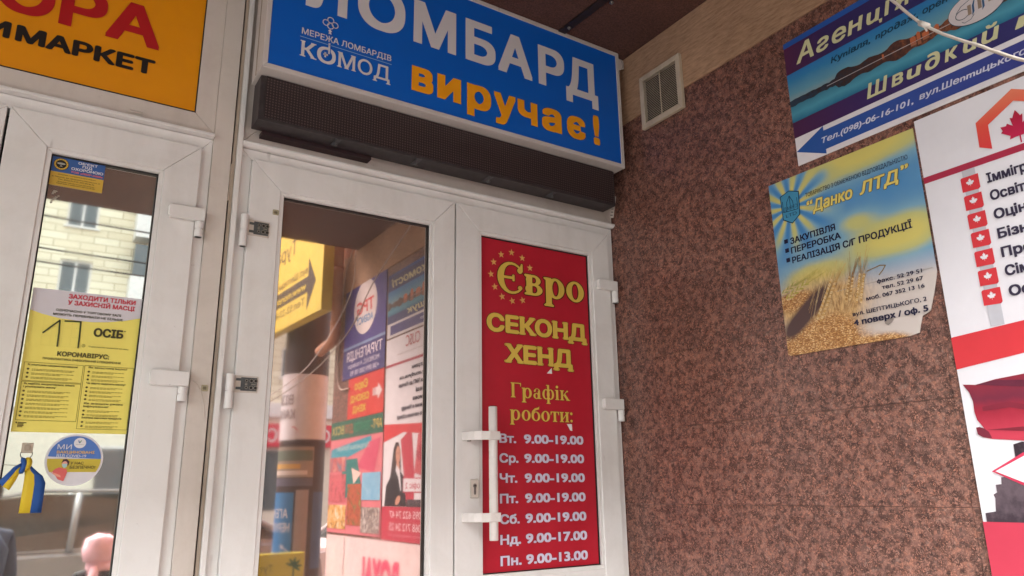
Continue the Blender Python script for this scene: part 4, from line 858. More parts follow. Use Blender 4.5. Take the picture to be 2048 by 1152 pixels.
A = Art(fw_, 1.6); A.poly([(1.265, 1.408), (1.265, 1.428), (1.289, 1.432), (1.293, 1.462), (1.290, 1.470), (1.299, 1.475), (1.299, 1.4925), (1.312, 1.4935), (1.314, 1.509), (1.345, 1.515), (1.352, 1.548), (1.353, 1.583), (1.372, 1.588), (1.40, 1.585), (1.46, 1.575), (1.46, 1.49), (1.52, 1.48), (1.56, 1.45), (1.90, 1.45), (1.90, 1.408)], TW); A.done('tower_photo', ca)
A = Art(fw_, 2.2); DB = flat(196, 52, 84); A.poly([(1.296, 1.5232), (1.371, 1.564), (1.95, 1.578), (1.95, 1.49), (1.371, 1.484)], DB); A.poly([(1.304, 1.5232), (1.373, 1.557), (1.944, 1.571), (1.944, 1.496), (1.373, 1.491)], CW, 2.8); A.done('pointer', ca)
text(ca, fw_, '4 поверх, офіс 2', 1.385, 1.915, 1.512, .036, DB, 3.3, bold=.012)
# woman in the printed photo
A = Art(fw_, 1.9); HAIR = flat(52, 34, 36); SK = flat(206, 150, 130); SUIT = flat(36, 28, 40)
A.poly([(2.00, 1.74), (2.03, 1.79), (2.07, 1.79), (2.10, 1.75), (2.13, 1.62), (2.16, 1.52), (2.08, 1.50), (1.99, 1.62)], HAIR); A.ell(2.03, 1.715, .034, .052, SK, 2.3); A.poly([(2.015, 1.67), (2.05, 1.67), (2.06, 1.62), (2.0, 1.62)], SK, 2.2)
A.poly([(1.985, 1.65), (2.0, 1.62), (1.94, 1.58), (1.90, 1.41), (2.22, 1.41), (2.20, 1.53), (2.12, 1.60), (2.05, 1.66)], SUIT, 2.1); A.poly([(2.05, 1.655), (2.0, 1.62), (1.975, 1.50), (1.985, 1.50), (2.02, 1.58), (2.06, 1.62)], CW, 2.5); A.ell(2.02, 1.445, .04, .022, SK, 2.6, 20, rot=-30)
A.ell(2.02, 1.722, .0045, .003, HAIR, 2.6, 10); A.ell(2.042, 1.722, .0045, .003, HAIR, 2.6, 10); A.poly([(2.02, 1.69), (2.042, 1.69), (2.031, 1.684)], flat(180, 70, 80), 2.6); A.done('portrait_photo', ca)
text(ca, fw_, '095 622 74 47', 1.70, 2.135, 1.342, .044, flat(236, 200, 206), 2.4, bold=.006); text(ca, fw_, '068 712 24 25', 1.70, 2.135, 1.272, .044, flat(236, 200, 206), 2.4, bold=.006); text(ca, fw_, 'www.immigratecan.ca', 1.70, 2.145, 1.238, .018, flat(222, 130, 150), 2.4, bold=0)

# ---- boards seen in the bronze glass
tp = thing('advertising_board', 'violet travel agency board with white oval nearest the street corner', 'board', (PX, -2.67, 2.29))
board(tp, 2.285, 3.06, 2.292, 3.05, flat(72, 62, 138, .38))
A = Art(fw_, 1); OV = flat(240, 228, 226); A.ell(2.66, 2.785, .215, .20, OV); A.done('oval', tp)
A = Art(fw_, 1); A.rect(2.285, 3.06, 2.512, 2.532, flat(130, 150, 190)); A.rect(2.285, 3.06, 2.292, 2.512, flat(60, 54, 120), .9); A.done('lower_band', tp)
text(tp, fw_, 'TPG', 2.50, 2.82, 2.74, .10, flat(222, 52, 60), 2, bold=.02, shear=.1); text(tp, fw_, 'AGENCY', 2.505, 2.815, 2.665, .058, flat(90, 150, 200), 2, bold=.02)
text(tp, fw_, 'ТУРАГЕНЦІЯ', 2.33, 2.98, 2.42, .072, flat(226, 214, 226), 2, bold=.02); text(tp, fw_, 'MOREVIZ, 4 поверх', 2.375, 2.95, 2.365, .034, flat(214, 206, 226), 2); text(tp, fw_, '+38 099 500 98 95', 2.375, 2.90, 2.308, .036, flat(214, 206, 226), 2)
rs = thing('advertising_board', 'red second hand shop board with white arrow under the violet board', 'board', (PX, -2.6, 2.0))
board(rs, 2.285, 2.93, 1.998, 2.286, flat(206, 56, 50)); YM = flat(226, 190, 70)
text(rs, fw_, 'Євро', 2.56, 2.80, 2.195, .06, YM, 2, bold=.02); text(rs, fw_, 'СЕКОНД', 2.53, 2.87, 2.112, .048, YM, 2, bold=.03); text(rs, fw_, 'ХЕНД', 2.58, 2.82, 2.035, .048, YM, 2, bold=.03)
A = Art(fw_, 2); A.poly([(2.31, 2.145), (2.375, 2.20), (2.375, 2.172), (2.41, 2.172), (2.41, 2.12), (2.375, 2.12), (2.375, 2.09)], flat(236, 220, 220)); 
A.done('arrow', rs)
for i in range(4):
    A = Art(fw_, 2); A.rect(2.415 + i * .014, 2.423 + i * .014, 2.12, 2.172, flat(236, 220, 220)); A.done('arrow_bar', rs)
ap = thing('advertising_board', 'colourful art therapy board with small photos and green heading', 'board', (PX, -2.77, 1.22))
board(ap, 2.275, 3.245, 1.222, 1.995, flat(214, 120, 130))
A = Art(fw_, 1); A.rect(2.275, 3.245, 1.868, 1.995, flat(28, 96, 78)); A.done('heading_band', ap)
for s_, a, b, c_ in (('АРТ-', 2.29, 2.47, (226, 190, 96)), ('ТЕРАПІЯ', 2.48, 2.78, (52, 150, 110)), ('ДЛЯ', 2.80, 2.95, (206, 110, 80)), ('ВСІХ', 2.98, 3.22, (214, 190, 110))): text(ap, fw_, s_, a, b, 1.902, .06, flat(*c_), 2, bold=.004)
random.seed(21)
A = Art(fw_, 1); A.poly([(2.45, 1.80), (2.47, 1.86), (3.22, 1.80), (3.235, 1.72), (3.1, 1.70)], flat(50, 150, 170)); A.poly([(2.70, 1.72), (3.0, 1.72), (2.95, 1.45), (2.6, 1.5)], flat(40, 120, 116), 1.4); A.poly([(2.3, 1.84), (2.5, 1.82), (2.7, 1.66), (2.4, 1.62)], flat(206, 80, 110), 1.2); A.poly([(2.62, 1.62), (2.8, 1.66), (2.75, 1.55)], flat(232, 200, 190), 2); A.done('brush_photo', ap)
text(ap, fw_, 'Петриківка Хрещик', 2.50, 3.1, 1.785, .035, flat(190, 220, 220), 2, bold=.006)
def photo(u0, u1, v0, v1, cols, sc):
    m, t, bs = newmat('ink_photo_%d' % int(u0 * 1000 + v0 * 10)); n = noise(t, pos(t), sc, 5, .65, .6)
    t.links.new(ramp(t, n, [(p, rgb(*q)) for p, q in cols]), bs.inputs['Base Color']); bs.inputs['Roughness'].default_value = .4
    A = Art(fw_, 2.6); A.rect(u0, u1, v0, v1, m); A.done('photo_print', ap)
photo(2.90, 3.235, 1.43, 1.62, [(.3, (110, 50, 60)), (.5, (206, 100, 110)), (.7, (150, 60, 70))], 9); photo(2.90, 3.235, 1.64, 1.74, [(.35, (214, 170, 160)), (.5, (190, 80, 80)), (.65, (90, 130, 150))], 12)
photo(2.60, 2.86, 1.28, 1.55, [(.3, (70, 50, 40)), (.5, (190, 90, 60)), (.6, (110, 90, 50)), (.75, (214, 180, 120))], 14); photo(2.29, 2.60, 1.445, 1.62, [(.3, (110, 170, 206)), (.7, (150, 196, 220))], 8)
photo(2.29, 2.60, 1.24, 1.40, [(.4, (206, 196, 190)), (.52, (90, 76, 76)), (.6, (196, 180, 170))], 22); photo(2.88, 3.235, 1.25, 1.41, [(.35, (226, 214, 190)), (.5, (214, 160, 80)), (.62, (120, 90, 60)), (.7, (224, 206, 180))], 13)
ro = thing('advertising_board', 'cracked white board with large pink lettering low on the granite wall', 'board', (PX, -2.4, 0.5))
board(ro, 1.70, 3.24, 0.45, 1.205, flat(226, 206, 206, .4, .1)); text(ro, fw_, 'ROYAL', 1.98, 2.60, .86, .25, flat(222, 70, 110), 2, bold=.05)
A = Art(fw_, 2); A.line([(2.885, 1.20), (2.875, 1.10), (2.89, 1.0), (2.87, .9), (2.88, .7)], .006, flat(130, 112, 112)); A.done('crack', ro)

# =================================================================== THINGS ON THE LEFT GLASS
fl = front(0.0215); G0, G1 = 0.0216, 0.0245
def sheet(root, u0, u1, v0, v1, m, name='panel'): return box(name, u0, u1, G0, G1, v0, v1, m, root)
sc = thing('sticker', 'blue and yellow security company sticker in upper corner of left glass', 'sticker', (0.03, 0.022, 2.31))
SBL = flat(58, 96, 160, .4); SYL = flat(216, 178, 72, .4)
sheet(sc, -0.0305, 0.0955, 2.311, 2.3915, SYL)
A = Art(fl, 1); A.rect(-0.0305, 0.0955, 2.3485, 2.3915, SBL); A.done('blue_field', sc)
A = Art(fl, 2); A.ell(-.009, 2.3715, .0178, .0172, BLK, 2, 32); A.ring(-.009, 2.3715, .0165, .016, .0040, SYL, 2.5, 32); A.ell(-.009, 2.373, .010, .003, flat(170, 170, 160), 2.6, 16); A.poly([(-.013, 2.364), (-.009, 2.368), (-.005, 2.364), (-.009, 2.3655)], flat(200, 196, 190), 2.7)
for k in range(16): A.rect(-.009 + .0145 * math.cos(R(k * 22.5)) - .0007, -.009 + .0145 * math.cos(R(k * 22.5)) + .0007, 2.3715 + .014 * math.sin(R(k * 22.5)) - .0008, 2.3715 + .014 * math.sin(R(k * 22.5)) + .0008, BLK, 3)
A.done('emblem', sc)
SW = flat(224, 224, 230, .4)
text(sc, fl, 'ОБ’ЄКТ', .030, .077, 2.3805, .0072, SW, bold=.03); text(sc, fl, 'ПІД', .041, .065, 2.3712, .0072, SW, bold=.03); text(sc, fl, 'ОХОРОНОЮ', .0155, .0925, 2.3610, .0078, SW, bold=.03)
text(sc, fl, 'ТОВ «ЯВІР-2000»', .0155, .0925, 2.3525, .0052, flat(214, 100, 110), bold=.03, out=(flat(210, 180, 190), .03))
for s_, a, b, v_, h_ in (('Цілодобове спостереження пульт охорони', -.013, .076, 2.3408, .0030), ('м. Тернопіль, вул. Митрополита Шептицького, 26', -.026, .088, 2.3328, .0036), ('Тел.: (0352) 52 10 95, (097) 874 86 05,', -.011, .075, 2.3265, .0036), ('Цілодобово чергова частина (097) 94 86 062,', -.012, .076, 2.3198, .0028), ('Інформація та зауваження (067) 351 80 400', -.014, .077, 2.3150, .0028)): text(sc, fl, s_, a, b, v_, h_, BLK, bold=.01, res=2)
# tape residue under it
A = Art(fl, -4); random.seed(8)
res_ = thing('tape_residue', 'flaky remains of torn tape below the security sticker', 'residue', (-.01, .022, 2.27))
for k in range(9):
    u = -.016 + random.uniform(-.006, .009); v = 2.292 - k * .0042; w_ = random.uniform(.004, .011); A = Art(fl, -3); A.poly([(u, v), (u + w_, v + .001), (u + w_ * .9, v + .0035), (u + .001, v + .004)], flat(190, 182, 168, .6, .2)); A.done('tape_flake', res_)
# yellow quarantine poster
yp = thing('quarantine_poster', 'yellow quarantine rules poster with handwritten seventeen on left glass', 'poster', (0.1, 0.022, 1.655))
YP = flat(240, 226, 112, .42, .04); YD = flat(74, 70, 40, .45); YW = flat(214, 210, 216, .42, .04); YR = flat(206, 62, 80, .42)
sheet(yp, -0.0275, 0.2305, 1.6555, 2.0225, YP)
A = Art(fl, 1); A.poly([(-.0275, 1.964), (.0, 1.9555), (.04, 1.9480), (.08, 1.9455), (.115, 1.9455), (.15, 1.949), (.19, 1.957), (.2305, 1.969), (.2305, 2.0225), (-.0275, 2.0225)], YW); A.done('white_header', yp)
text(yp, fl, 'ЗАХОДИТИ ТІЛЬКИ', .053, .212, 2.003, .0125, YR, bold=.035); text(yp, fl, 'У ЗАХИСНІЙ МАСЦІ', .053, .212, 1.986, .0125, YR, bold=.035)
text(yp, fl, 'ОДНОЧАСНО У ТОРГОВОМУ ЗАЛІ', .029, .181, 1.9665, .0062, YD, bold=.025); text(yp, fl, 'МОЖУТЬ ПЕРЕБУВАТИ НЕ БІЛЬШЕ', .024, .186, 1.955, .0062, YD, bold=.025)
text(yp, fl, 'ОСІБ', .121, .192, 1.907, .0235, YD, bold=.055, rnd=True); text(yp, fl, '*', .192, .197, 1.924, .006, YD)
A = Art(fl, 2); PEN = flat(66, 74, 40, .5)
A.line([(.008, 1.9065), (.041, 1.942), (.043, 1.908), (.0435, 1.874)], .0038, PEN); A.line([(.053, 1.9415), (.072, 1.943), (.0885, 1.943), (.090, 1.905), (.0905, 1.874)], .0040, PEN); A.done('handwriting', yp)
A = Art(fl, 1.5)
for i in range(9):
    for j in range(15):
        if (i in (0, 8) or j % 5 == 0 or i == 4) : 
            for o in (.006, .050): A.rect(o + i * .005, o + i * .005 + .0012, 1.8745 + j * .005, 1.8745 + j * .005 + .0008, flat(160, 146, 64), 1.5)
A.done('dotted_guide', yp).__setitem__('kind', 'stuff')
text(yp, fl, '*З урахуванням працівників магазину', .113, .208, 1.878, .0034, YD, bold=.01, res=2)
A = Art(fl, 2); A.ring(.102, 1.8805, .004, .004, .0009, YD, 2, 18); A.rect(.1015, .1025, 1.879, 1.8825, YD); A.done('info_mark', yp)
text(yp, fl, 'КОРОНАВІРУС:', .046, .165, 1.849, .0125, YD, bold=.035, rnd=True); text(yp, fl, 'ПРОФІЛАКТИКА ІНФІКУВАННЯ І ПОШИРЕННЯ', .016, .193, 1.838, .0056, YD, bold=.02)
def frame4(u0, u1, v0, v1): 
    A = Art(fl, 1.5); A.line([(u0, v0), (u1, v0), (u1, v1), (u0, v1), (u0, v0)], .0009, flat(120, 110, 46)); A.done('text_box_outline', yp)
frame4(-.0215, .108, 1.782, 1.8285); frame4(-.0215, .108, 1.684, 1.7795); frame4(.1115, .2265, 1.666, 1.8295)
def para(u, v, w_, rows_, head=None):
    if head:
        for k, hd_ in enumerate(head): text(yp, fl, hd_, u, u + w_ * (.95 if k == 0 else .6), v - k * .0075, .0048, YD, bold=.02, res=2)
        v -= .0075 * len(head) + .002
    for r_ in range(rows_):
        A = Art(fl, 2); A.ell(u + .002, v + .0005, .0026, .0026, flat(112, 104, 48), 2, 10); A.line([(u - .0005, v), (u + .0045, v + .001)], .001, YD, 2.3); A.done('pictogram', yp)
        A = Art(fl, 2)
        for k in range(2):
            L_ = w_ * random.uniform(.55, .84) if k else w_ * .86; x_ = u + .010
            while x_ < u + L_: 
                q_ = random.uniform(.003, .009); A.rect(x_, min(x_ + q_, u + L_ + .003), v - k * .0030, v - k * .0030 + .0011, flat(140, 128, 58), 2); x_ += q_ + .0012
        A.done('fine_print', yp).__setitem__('kind', 'stuff'); v -= .0102
random.seed(31)
para(-.014, 1.8205, .116, 3, ['Як знизити ризик інфікування коронавірусом?']); para(-.016, 1.7725, .116, 7, ['Як надягати, використовувати, знімати', 'і утилізувати маску']); para(.120, 1.8225, .096, 3, ['Як захистити інших?']); para(.120, 1.7815, .096, 4, ['Чи варто надягати маску?']); para(.120, 1.7290, .096, 2, ['Як знизити ризик', 'інфікування?']); para(.120, 1.6925, .096, 2, ['Безпека харчових продуктів'])
A = Art(fl, 2)
for k in range(4): A.rect(-.016, -.016 + (.018, .012, .013, .011)[k], 1.6765 - k * .0034, 1.6785 - k * .0034, flat(110, 100, 46))
A.ell(-.019, 1.6775, .0016, .0022, YD); A.done('fine_print', yp).__setitem__('kind', 'stuff')
# round vaccination sticker
rd = thing('round_sticker', 'round blue and yellow vaccination sticker below the yellow poster', 'sticker', (0.116, 0.022, 1.588))
ccu, ccv, crr = .1165, 1.5885, .0640
prism('disc', [(ccu + crr * math.cos(R(k * 6)), ccv + crr * math.sin(R(k * 6))) for k in range(60)], 1, G0, G1, flat(222, 220, 226, .4), rd)
def cap(y0, y1, r, m, lay):
    a0 = math.asin(max(-1, min(1, (y0 - ccv) / r))); a1 = math.asin(max(-1, min(1, (y1 - ccv) / r))); P = []
    for k in range(17): a = a0 + (a1 - a0) * k / 16; P.append((ccu + r * math.cos(a), ccv + r * math.sin(a)))
    for k in range(17): a = a1 + (a0 - a1) * k / 16; P.append((ccu - r * math.cos(a), ccv + r * math.sin(a)))
    return Art(fl, lay).poly(P[:-1] if a1 > 1.5 else P, m)
cap(1.591, ccv + .0589, .0590, flat(84, 124, 196, .4), 1).done('blue_field', rd); cap(1.5585, 1.591, .0590, flat(200, 180, 66, .4), 1).done('yellow_field', rd)
text(rd, fl, 'МИ', .076, .107, 1.6145, .012, SW, bold=.0); text(rd, fl, 'ВАКЦИНОВАНІ', .076, .159, 1.6040, .0068, flat(226, 190, 120), bold=.02, out=(flat(190, 110, 90), .02)); text(rd, fl, 'ВІД COVID-19', .0765, .1415, 1.5945, .0072, SW, bold=.015)
text(rd, fl, 'У НАС', .109, .138, 1.577, .0068, YD, bold=.015); text(rd, fl, 'БЕЗПЕЧНО!', .1085, .165, 1.5665, .0074, YD, bold=.015)
A = Art(fl, 2); A.ell(.124, 1.6305, .0135, .0130, flat(228, 226, 230), 2, 30); A.line([(.1205, 1.6365), (.1225, 1.631), (.1235, 1.631)], .002, flat(80, 110, 180), 2.5); A.line([(.1235, 1.631), (.1265, 1.6365)], .002, flat(90, 150, 90), 2.5); A.rect(.115, .133, 1.626, 1.6268, flat(150, 150, 160), 2.5); A.done('health_badge', rd)
A = Art(fl, 2); A.poly([(.092, 1.5895), (.100, 1.5905), (.1065, 1.584), (.105, 1.574), (.098, 1.575), (.093, 1.583), (.089, 1.580)], flat(70, 44, 50)); A.ell(.0965, 1.5775, .0062, .0075, flat(232, 170, 150), 2.4, 18); A.poly([(.091, 1.578), (.102, 1.579), (.1015, 1.571), (.096, 1.568), (.0925, 1.572)], flat(170, 206, 206), 2.8)
A.poly([(.078, 1.5665), (.086, 1.570), (.1025, 1.5655), (.104, 1.557), (.0985, 1.536), (.086, 1.5405), (.072, 1.560)], flat(222, 106, 102), 2.2); A.poly([(.071, 1.556), (.082, 1.548), (.092, 1.5455), (.090, 1.551), (.080, 1.555), (.066, 1.560)], flat(232, 160, 140), 2.6); A.done('masked_figure', rd)
# suction hook and ribbon
hk = thing('adhesive_hook', 'square clear adhesive hook with wire loop stuck to left glass', 'hook', (0.012, 0.02, 1.61))
HKM = flat(196, 184, 168, .3, .1)
box('hook_plate', 0.000, 0.0245, 0.0205, 0.0245, 1.6045, 1.629, HKM, hk, .0008); box('hook_boss', 0.006, 0.0185, 0.0175, 0.0203, 1.610, 1.6235, flat(176, 162, 146, .3), hk, .0008)
tube('hook_wire', spl([(.0005, .019, 1.606), (.000, .014, 1.600), (.003, .012, 1.594), (.012, .011, 1.590), (.021, .012, 1.594), (.0245, .014, 1.600), (.024, .019, 1.606)], 5), .0009, STEEL, hk, 8)
rb = thing('flag_ribbon', 'blue and yellow ribbon knotted on the hook with two hanging tails', 'ribbon', (0.012, 0.012, 1.585))
RY = flat(216, 186, 44, .6, .12); RBL = flat(36, 84, 158, .6, .12)
def strip(name, rows_, par):
    """rows: (left, middle, right) points; left half in one colour, right half in the other"""
    V = []; F = []; M = []
    for a, b, c_ in rows_: V += [a, ((a[0] + b[0]) / 2, (a[1] + b[1]) / 2 - .0012, (a[2] + b[2]) / 2), b, ((c_[0] + b[0]) / 2, (c_[1] + b[1]) / 2 - .0012, (c_[2] + b[2]) / 2), c_]
    for i in range(len(rows_) - 1):
        for k in range(4): F.append((i * 5 + k, i * 5 + k + 1, (i + 1) * 5 + k + 1, (i + 1) * 5 + k)); M.append(0 if k < 2 else 1)
    o = mk(name, V, F, [RY, RBL], par, M, smooth=True)
    sm = o.modifiers.new('thick', 'SOLIDIFY'); sm.thickness = .0006; return o
strip('ribbon_tail', [((.010, .010, 1.585), (.014, .008, 1.584), (.018, .009, 1.583)), ((.0135, .007, 1.572), (.022, .004, 1.572), (.029, .008, 1.570)), ((.014, .006, 1.560), (.026, .001, 1.561), (.042, .006, 1.558)), ((.0155, .007, 1.550), (.0345, .003, 1.552), (.053, .008, 1.549)), ((.0155, .006, 1.530), (.038, .007, 1.530), (.0610, .006, 1.532)), ((.015, .007, 1.50), (.038, .005, 1.50), (.061, .007, 1.50)), ((.0145, .006, 1.462), (.0375, .007, 1.462), (.0605, .006, 1.462))], rb)
strip('ribbon_tail', [((.016, .006, 1.572), (.011, .004, 1.578), (.004, .006, 1.580)), ((.004, .005, 1.556), (-.003, .003, 1.564), (-.010, .005, 1.570)), ((-.002, -.001, 1.538), (-.012, -.003, 1.548), (-.020, -.001, 1.556)), ((-.012, -.004, 1.516), (-.026, -.005, 1.525), (-.037, -.003, 1.535)), ], rb)
V, F = tubegeo(spl([(.013, .010, 1.590), (.019, .004, 1.586), (.020, .001, 1.577), (.016, .0, 1.568), (.010, .002, 1.562)], 5), [.003, .004, .0055, .006, .0065, .007] + [.0072] * 8 + [.0066, .006, .0056, .005, .0045, .004, .003], 10)
mk('knot', V, F, RY, rb, smooth=True)
V, F = tubegeo(spl([(.004, .006, 1.592), (.009, .001, 1.584), (.011, -.002, 1.574), (.008, -.001, 1.562), (.004, .003, 1.556)], 5), [.002, .003, .0045] + [.0058] * 15 + [.004, .003, .002], 10)
mk('knot', V, F, RBL, rb, smooth=True)
tube('string', [(.004, .012, 1.5745), (-.012, .010, 1.5750), (-.0335, .006, 1.5765)], .0004, flat(200, 196, 188), rb, 5)

# =================================================================== THE STREET BEHIND (seen in the glass)
fb = thing('apartment_building', 'pale brick apartment building across the street with shop below', 'building', (5, -31, 0))
m, t, bs = newmat('pale_brick'); p_ = pos(t); bt = t.nodes.new('ShaderNodeTexBrick'); bt.inputs['Scale'].default_value = 1; bt.inputs['Brick Width'].default_value = .9; bt.inputs['Row Height'].default_value = .30; bt.inputs['Mortar Size'].default_value = .02
mp = t.nodes.new('ShaderNodeMapping'); mp.inputs['Rotation'].default_value = (R(90), 0, 0); t.links.new(p_, mp.inputs['Vector']); t.links.new(mp.outputs[0], bt.inputs['Vector'])
bt.inputs['Color1'].default_value = rgb(240, 236, 212); bt.inputs['Color2'].default_value = rgb(226, 218, 190); bt.inputs['Mortar'].default_value = rgb(186, 176, 150)
t.links.new(bt.outputs[0], bs.inputs['Base Color']); bs.inputs['Roughness'].default_value = .9; PB = m
GL = mk_dark('window_glass_grey', (92, 104, 110), .15); WF = flat(230, 230, 228, .5)
wins = []
fz = [6.3, 9.0, 11.7, 14.4, 17.1]
for z in fz:
    for k in range(-5, 9):
        x = 0.87 + k * 2.9
        if 2.2 < x < 4.8: x = None
        if x is not None: wins.append((x, z))
# wall pieces between the windows
P = []
xs = sorted(set(w_[0] for w_ in wins)); ex = [-24] + sum([[x - .55, x + .55] for x in xs], []) + [34]
for i in range(0, len(ex), 2): P.append((ex[i], ex[i + 1], -31.3, -30, 5.0, 20))
for x in xs:
    zz_ = 5.0
    for z in fz: P.append((x - .55, x + .55, -31.3, -30, zz_, z)); zz_ = z + 1.35
    P.append((x - .55, x + .55, -31.3, -30, zz_, 20))
for b in P: box('wall', *b, PB, fb)
box('backing', -24, 34, -40, -31.31, 0, 20, BEIGE, fb)
w0 = None
for x, z in wins:
    if w0 is None:
        w0 = put(boxes('window', [(x - .55, x - .47, -30.2, -30.1, z, z + 1.35), (x + .47, x + .55, -30.2, -30.1, z, z + 1.35), (x - .47, x + .47, -30.2, -30.1, z, z + .08), (x - .47, x + .47, -30.2, -30.1, z + 1.27, z + 1.35), (x - .04, x + .04, -30.2, -30.1, z + .08, z + 1.27)], WF, fb)); pn = box('pane', x - .47, x + .47, -30.17, -30.15, z + .08, z + 1.27, GL, w0); si = box('sill', x - .62, x + .62, -30, -29.88, z - .07, z, WF, w0); wx, wz = x, z
    else:
        o = w0.copy(); C.objects.link(o); o.parent = fb; o.location = (x - wx, 0, z - wz)
        for ch in (pn, si): q = ch.copy(); C.objects.link(q); q.parent = o; q.location = (0, 0, 0)
for z in (6.0, 8.7, 11.4, 14.1, 16.8):
    b = box('balcony', 2.7, 4.7, -29.99, -29.1, z, z + 1.1, WF, fb); box('balcony_glazing', 2.75, 4.65, -29.98, -29.15, z + 1.11, z + 2.4, GL, b)
box('shop_front', -24, 34, -30.6, -30.02, 0, 4.99, flat(232, 226, 208, .8), fb); box('fascia', -24, 34, -30.01, -29.8, 4.6, 5.2, WF, fb)
for k in range(9):
    x = -20 + k * 5.6; w_ = box('shop_window', x, x + 2.6, -30.015, -29.98, .8, 3.2, GL, fb); box('frame', x - .08, x + 2.68, -29.979, -29.95, 3.2, 3.3, WF, w_)
rsn = thing('shop_sign', 'red shop sign with white letters on building across the street', 'sign', (9.5, -29.7, 3.4)); box('panel', 8.2, 11.4, -29.79, -29.6, 3.35, 4.3, flat(214, 40, 70), rsn)
text(rsn, lambda u, v, d=0.0: (-u, -29.59 + d, v), 'СЕРВИС', -11.2, -8.5, 3.55, .55, WF, 1, bold=.01)

# round column
col = thing('advertising_column', 'round dark column wrapped in printed advertisements beside the entrance', 'column', (2.03, -4.2, 0))
CX, CY, CRd = 2.03, -4.2, 0.19
def cyl(name, z0, z1, r, m, par, a0=0, a1=360, n=32, th=.004):
    V = []; F = []; k = n if a1 - a0 >= 360 else n + 1
    for i in range(k):
        a = R(a0 + (a1 - a0) * i / n)
        V += [(CX + r * math.cos(a), CY + r * math.sin(a), z0), (CX + r * math.cos(a), CY + r * math.sin(a), z1)]
    for i in range(k if k == n else k - 1): j = (i + 1) % k; F.append((2 * i, 2 * j, 2 * j + 1, 2 * i + 1))
    return mk(name, V, F, m, par, smooth=True, recalc=False)
cyl('shaft', 0, 4.2, CRd, flat(58, 42, 40, .5), col)
def fcol(u, v, d=0.0):   # u = arc length, growing to the left of the column as seen from the door
    a = R(92) + u / (CRd + .003); return (CX + (CRd + .003 + d) * math.cos(a), CY + (CRd + .003 + d) * math.sin(a), v)
def wrap(name, u0, u1, v0, v1, m, lay=0):
    V = []; F = []
    for i in range(17): u = u0 + (u1 - u0) * i / 16; V += [fcol(u, v0, lay * .001), fcol(u, v1, lay * .001)]
    for i in range(16): F.append((2 * i, 2 * i + 2, 2 * i + 3, 2 * i + 1))
    return mk(name, V, F, m, col, smooth=True, recalc=False)
WG = flat(204, 206, 212); wrap('poster_wrap', -.20, .40, 1.93, 2.48, WG); wrap('poster_wrap', .12, .40, 1.925, 2.485, flat(220, 222, 228), 2)
wrap('poster_wrap', -.05, .40, 1.62, 1.87, flat(150, 140, 128)); wrap('poster_wrap', -.05, .40, 1.55, 1.615, flat(92, 90, 108)); wrap('poster_wrap', .10, .40, .90, 1.50, flat(44, 120, 176), 1); wrap('poster_wrap', -.02, .085, .85, 1.52, flat(150, 140, 140)); wrap('poster_wrap', -.20, -.06, .9, 1.5, flat(50, 70, 110))
wrap('poster_stripe', -.04, .40, 1.755, 1.84, flat(96, 110, 96), 2); wrap('poster_stripe', .06, .40, 1.69, 1.73, flat(200, 160, 84), 2); wrap('poster_stripe', .0, .40, 1.64, 1.675, flat(206, 196, 186), 2)
A = Art(fcol, 4); A.poly([(.09, 2.0), (.13, 2.035), (.16, 2.035), (.40, 2.035), (.40, 1.965), (.16, 1.965), (.13, 1.965)], flat(206, 56, 66)); A.done('arrow', col)
text(col, fcol, 'ВІЗИ', .15, .36, 2.22, .085, flat(130, 120, 120), 4, bold=.02); text(col, fcol, 'КАНАДА', .13, .44, 2.10, .080, flat(130, 120, 120), 4, bold=.02); text(col, fcol, 'АГЕНЦІЯ', .14, .44, 1.30, .07, SW, 4, bold=.01); text(col, fcol, 'НЕРУХОМОСТІ', .12, .52, 1.19, .07, SW, 4, bold=.01)
A = Art(fcol, 4); A.poly([(.12, 1.04), (.19, 1.10), (.19, 1.07), (.36, 1.07), (.36, 1.0), (.19, 1.0), (.19, .97)], SW); A.done('arrow', col)
# yellow projecting box
yb = thing('projecting_sign', 'yellow projecting light box with black web address and arrow', 'sign', (1.7, -3.7, 2.8))
YB = flat(214, 194, 80, .4); ax_, ay_ = 1.72, -2.97; dxv = Vector((-.05, -1, 0)).normalized(); nv = Vector((-1, .05, 0)).normalized()
def fy(u, v, d=0.0): p = Vector((ax_, ay_, 0)) + dxv * u + nv * d; return (p.x, p.y, v)
def oriented(name, u0, u1, v0, v1, d0, d1, m, par):
    V = [fy(u, v, d) for d in (d0, d1) for u, v in ((u0, v0), (u1, v0), (u1, v1), (u0, v1))]; return mk(name, V, [(0, 3, 2, 1), (4, 5, 6, 7), (0, 1, 5, 4), (1, 2, 6, 5), (2, 3, 7, 6), (3, 0, 4, 7)], m, par, bevel=.003)
oriented('box_body', 0, 1.9, 2.80, 3.75, -.085, 0, YB, yb)
BK2 = flat(60, 50, 40); text(yb, fy, 'вул. Шептицького 2, 4 поверх', .32, 1.7, 3.16, .06, BK2, 1, bold=.004); text(yb, fy, 'Тел.52-23-82, 096-560', .35, 1.6, 2.91, .06, BK2, 1, bold=.004); text(yb, fy, 'Турагенція', .6, 1.7, 3.40, .13, BK2, 1, bold=.004)
A = Art(fy, 1); A.poly([(.13, 3.06), (.30, 3.28), (.30, 3.13), (1.75, 3.13), (1.75, 3.0), (.30, 3.0), (.30, 2.85)], BK2); A.done('arrow', yb); text(yb, fy, 'www.moreviz.com', .33, 1.35, 3.03, .065, YB, 2.5, bold=.02)
for u in (.3, 1.6): oriented('hanger', u, u + .04, 3.75, 4.3, -.06, -.03, STEEL, yb)
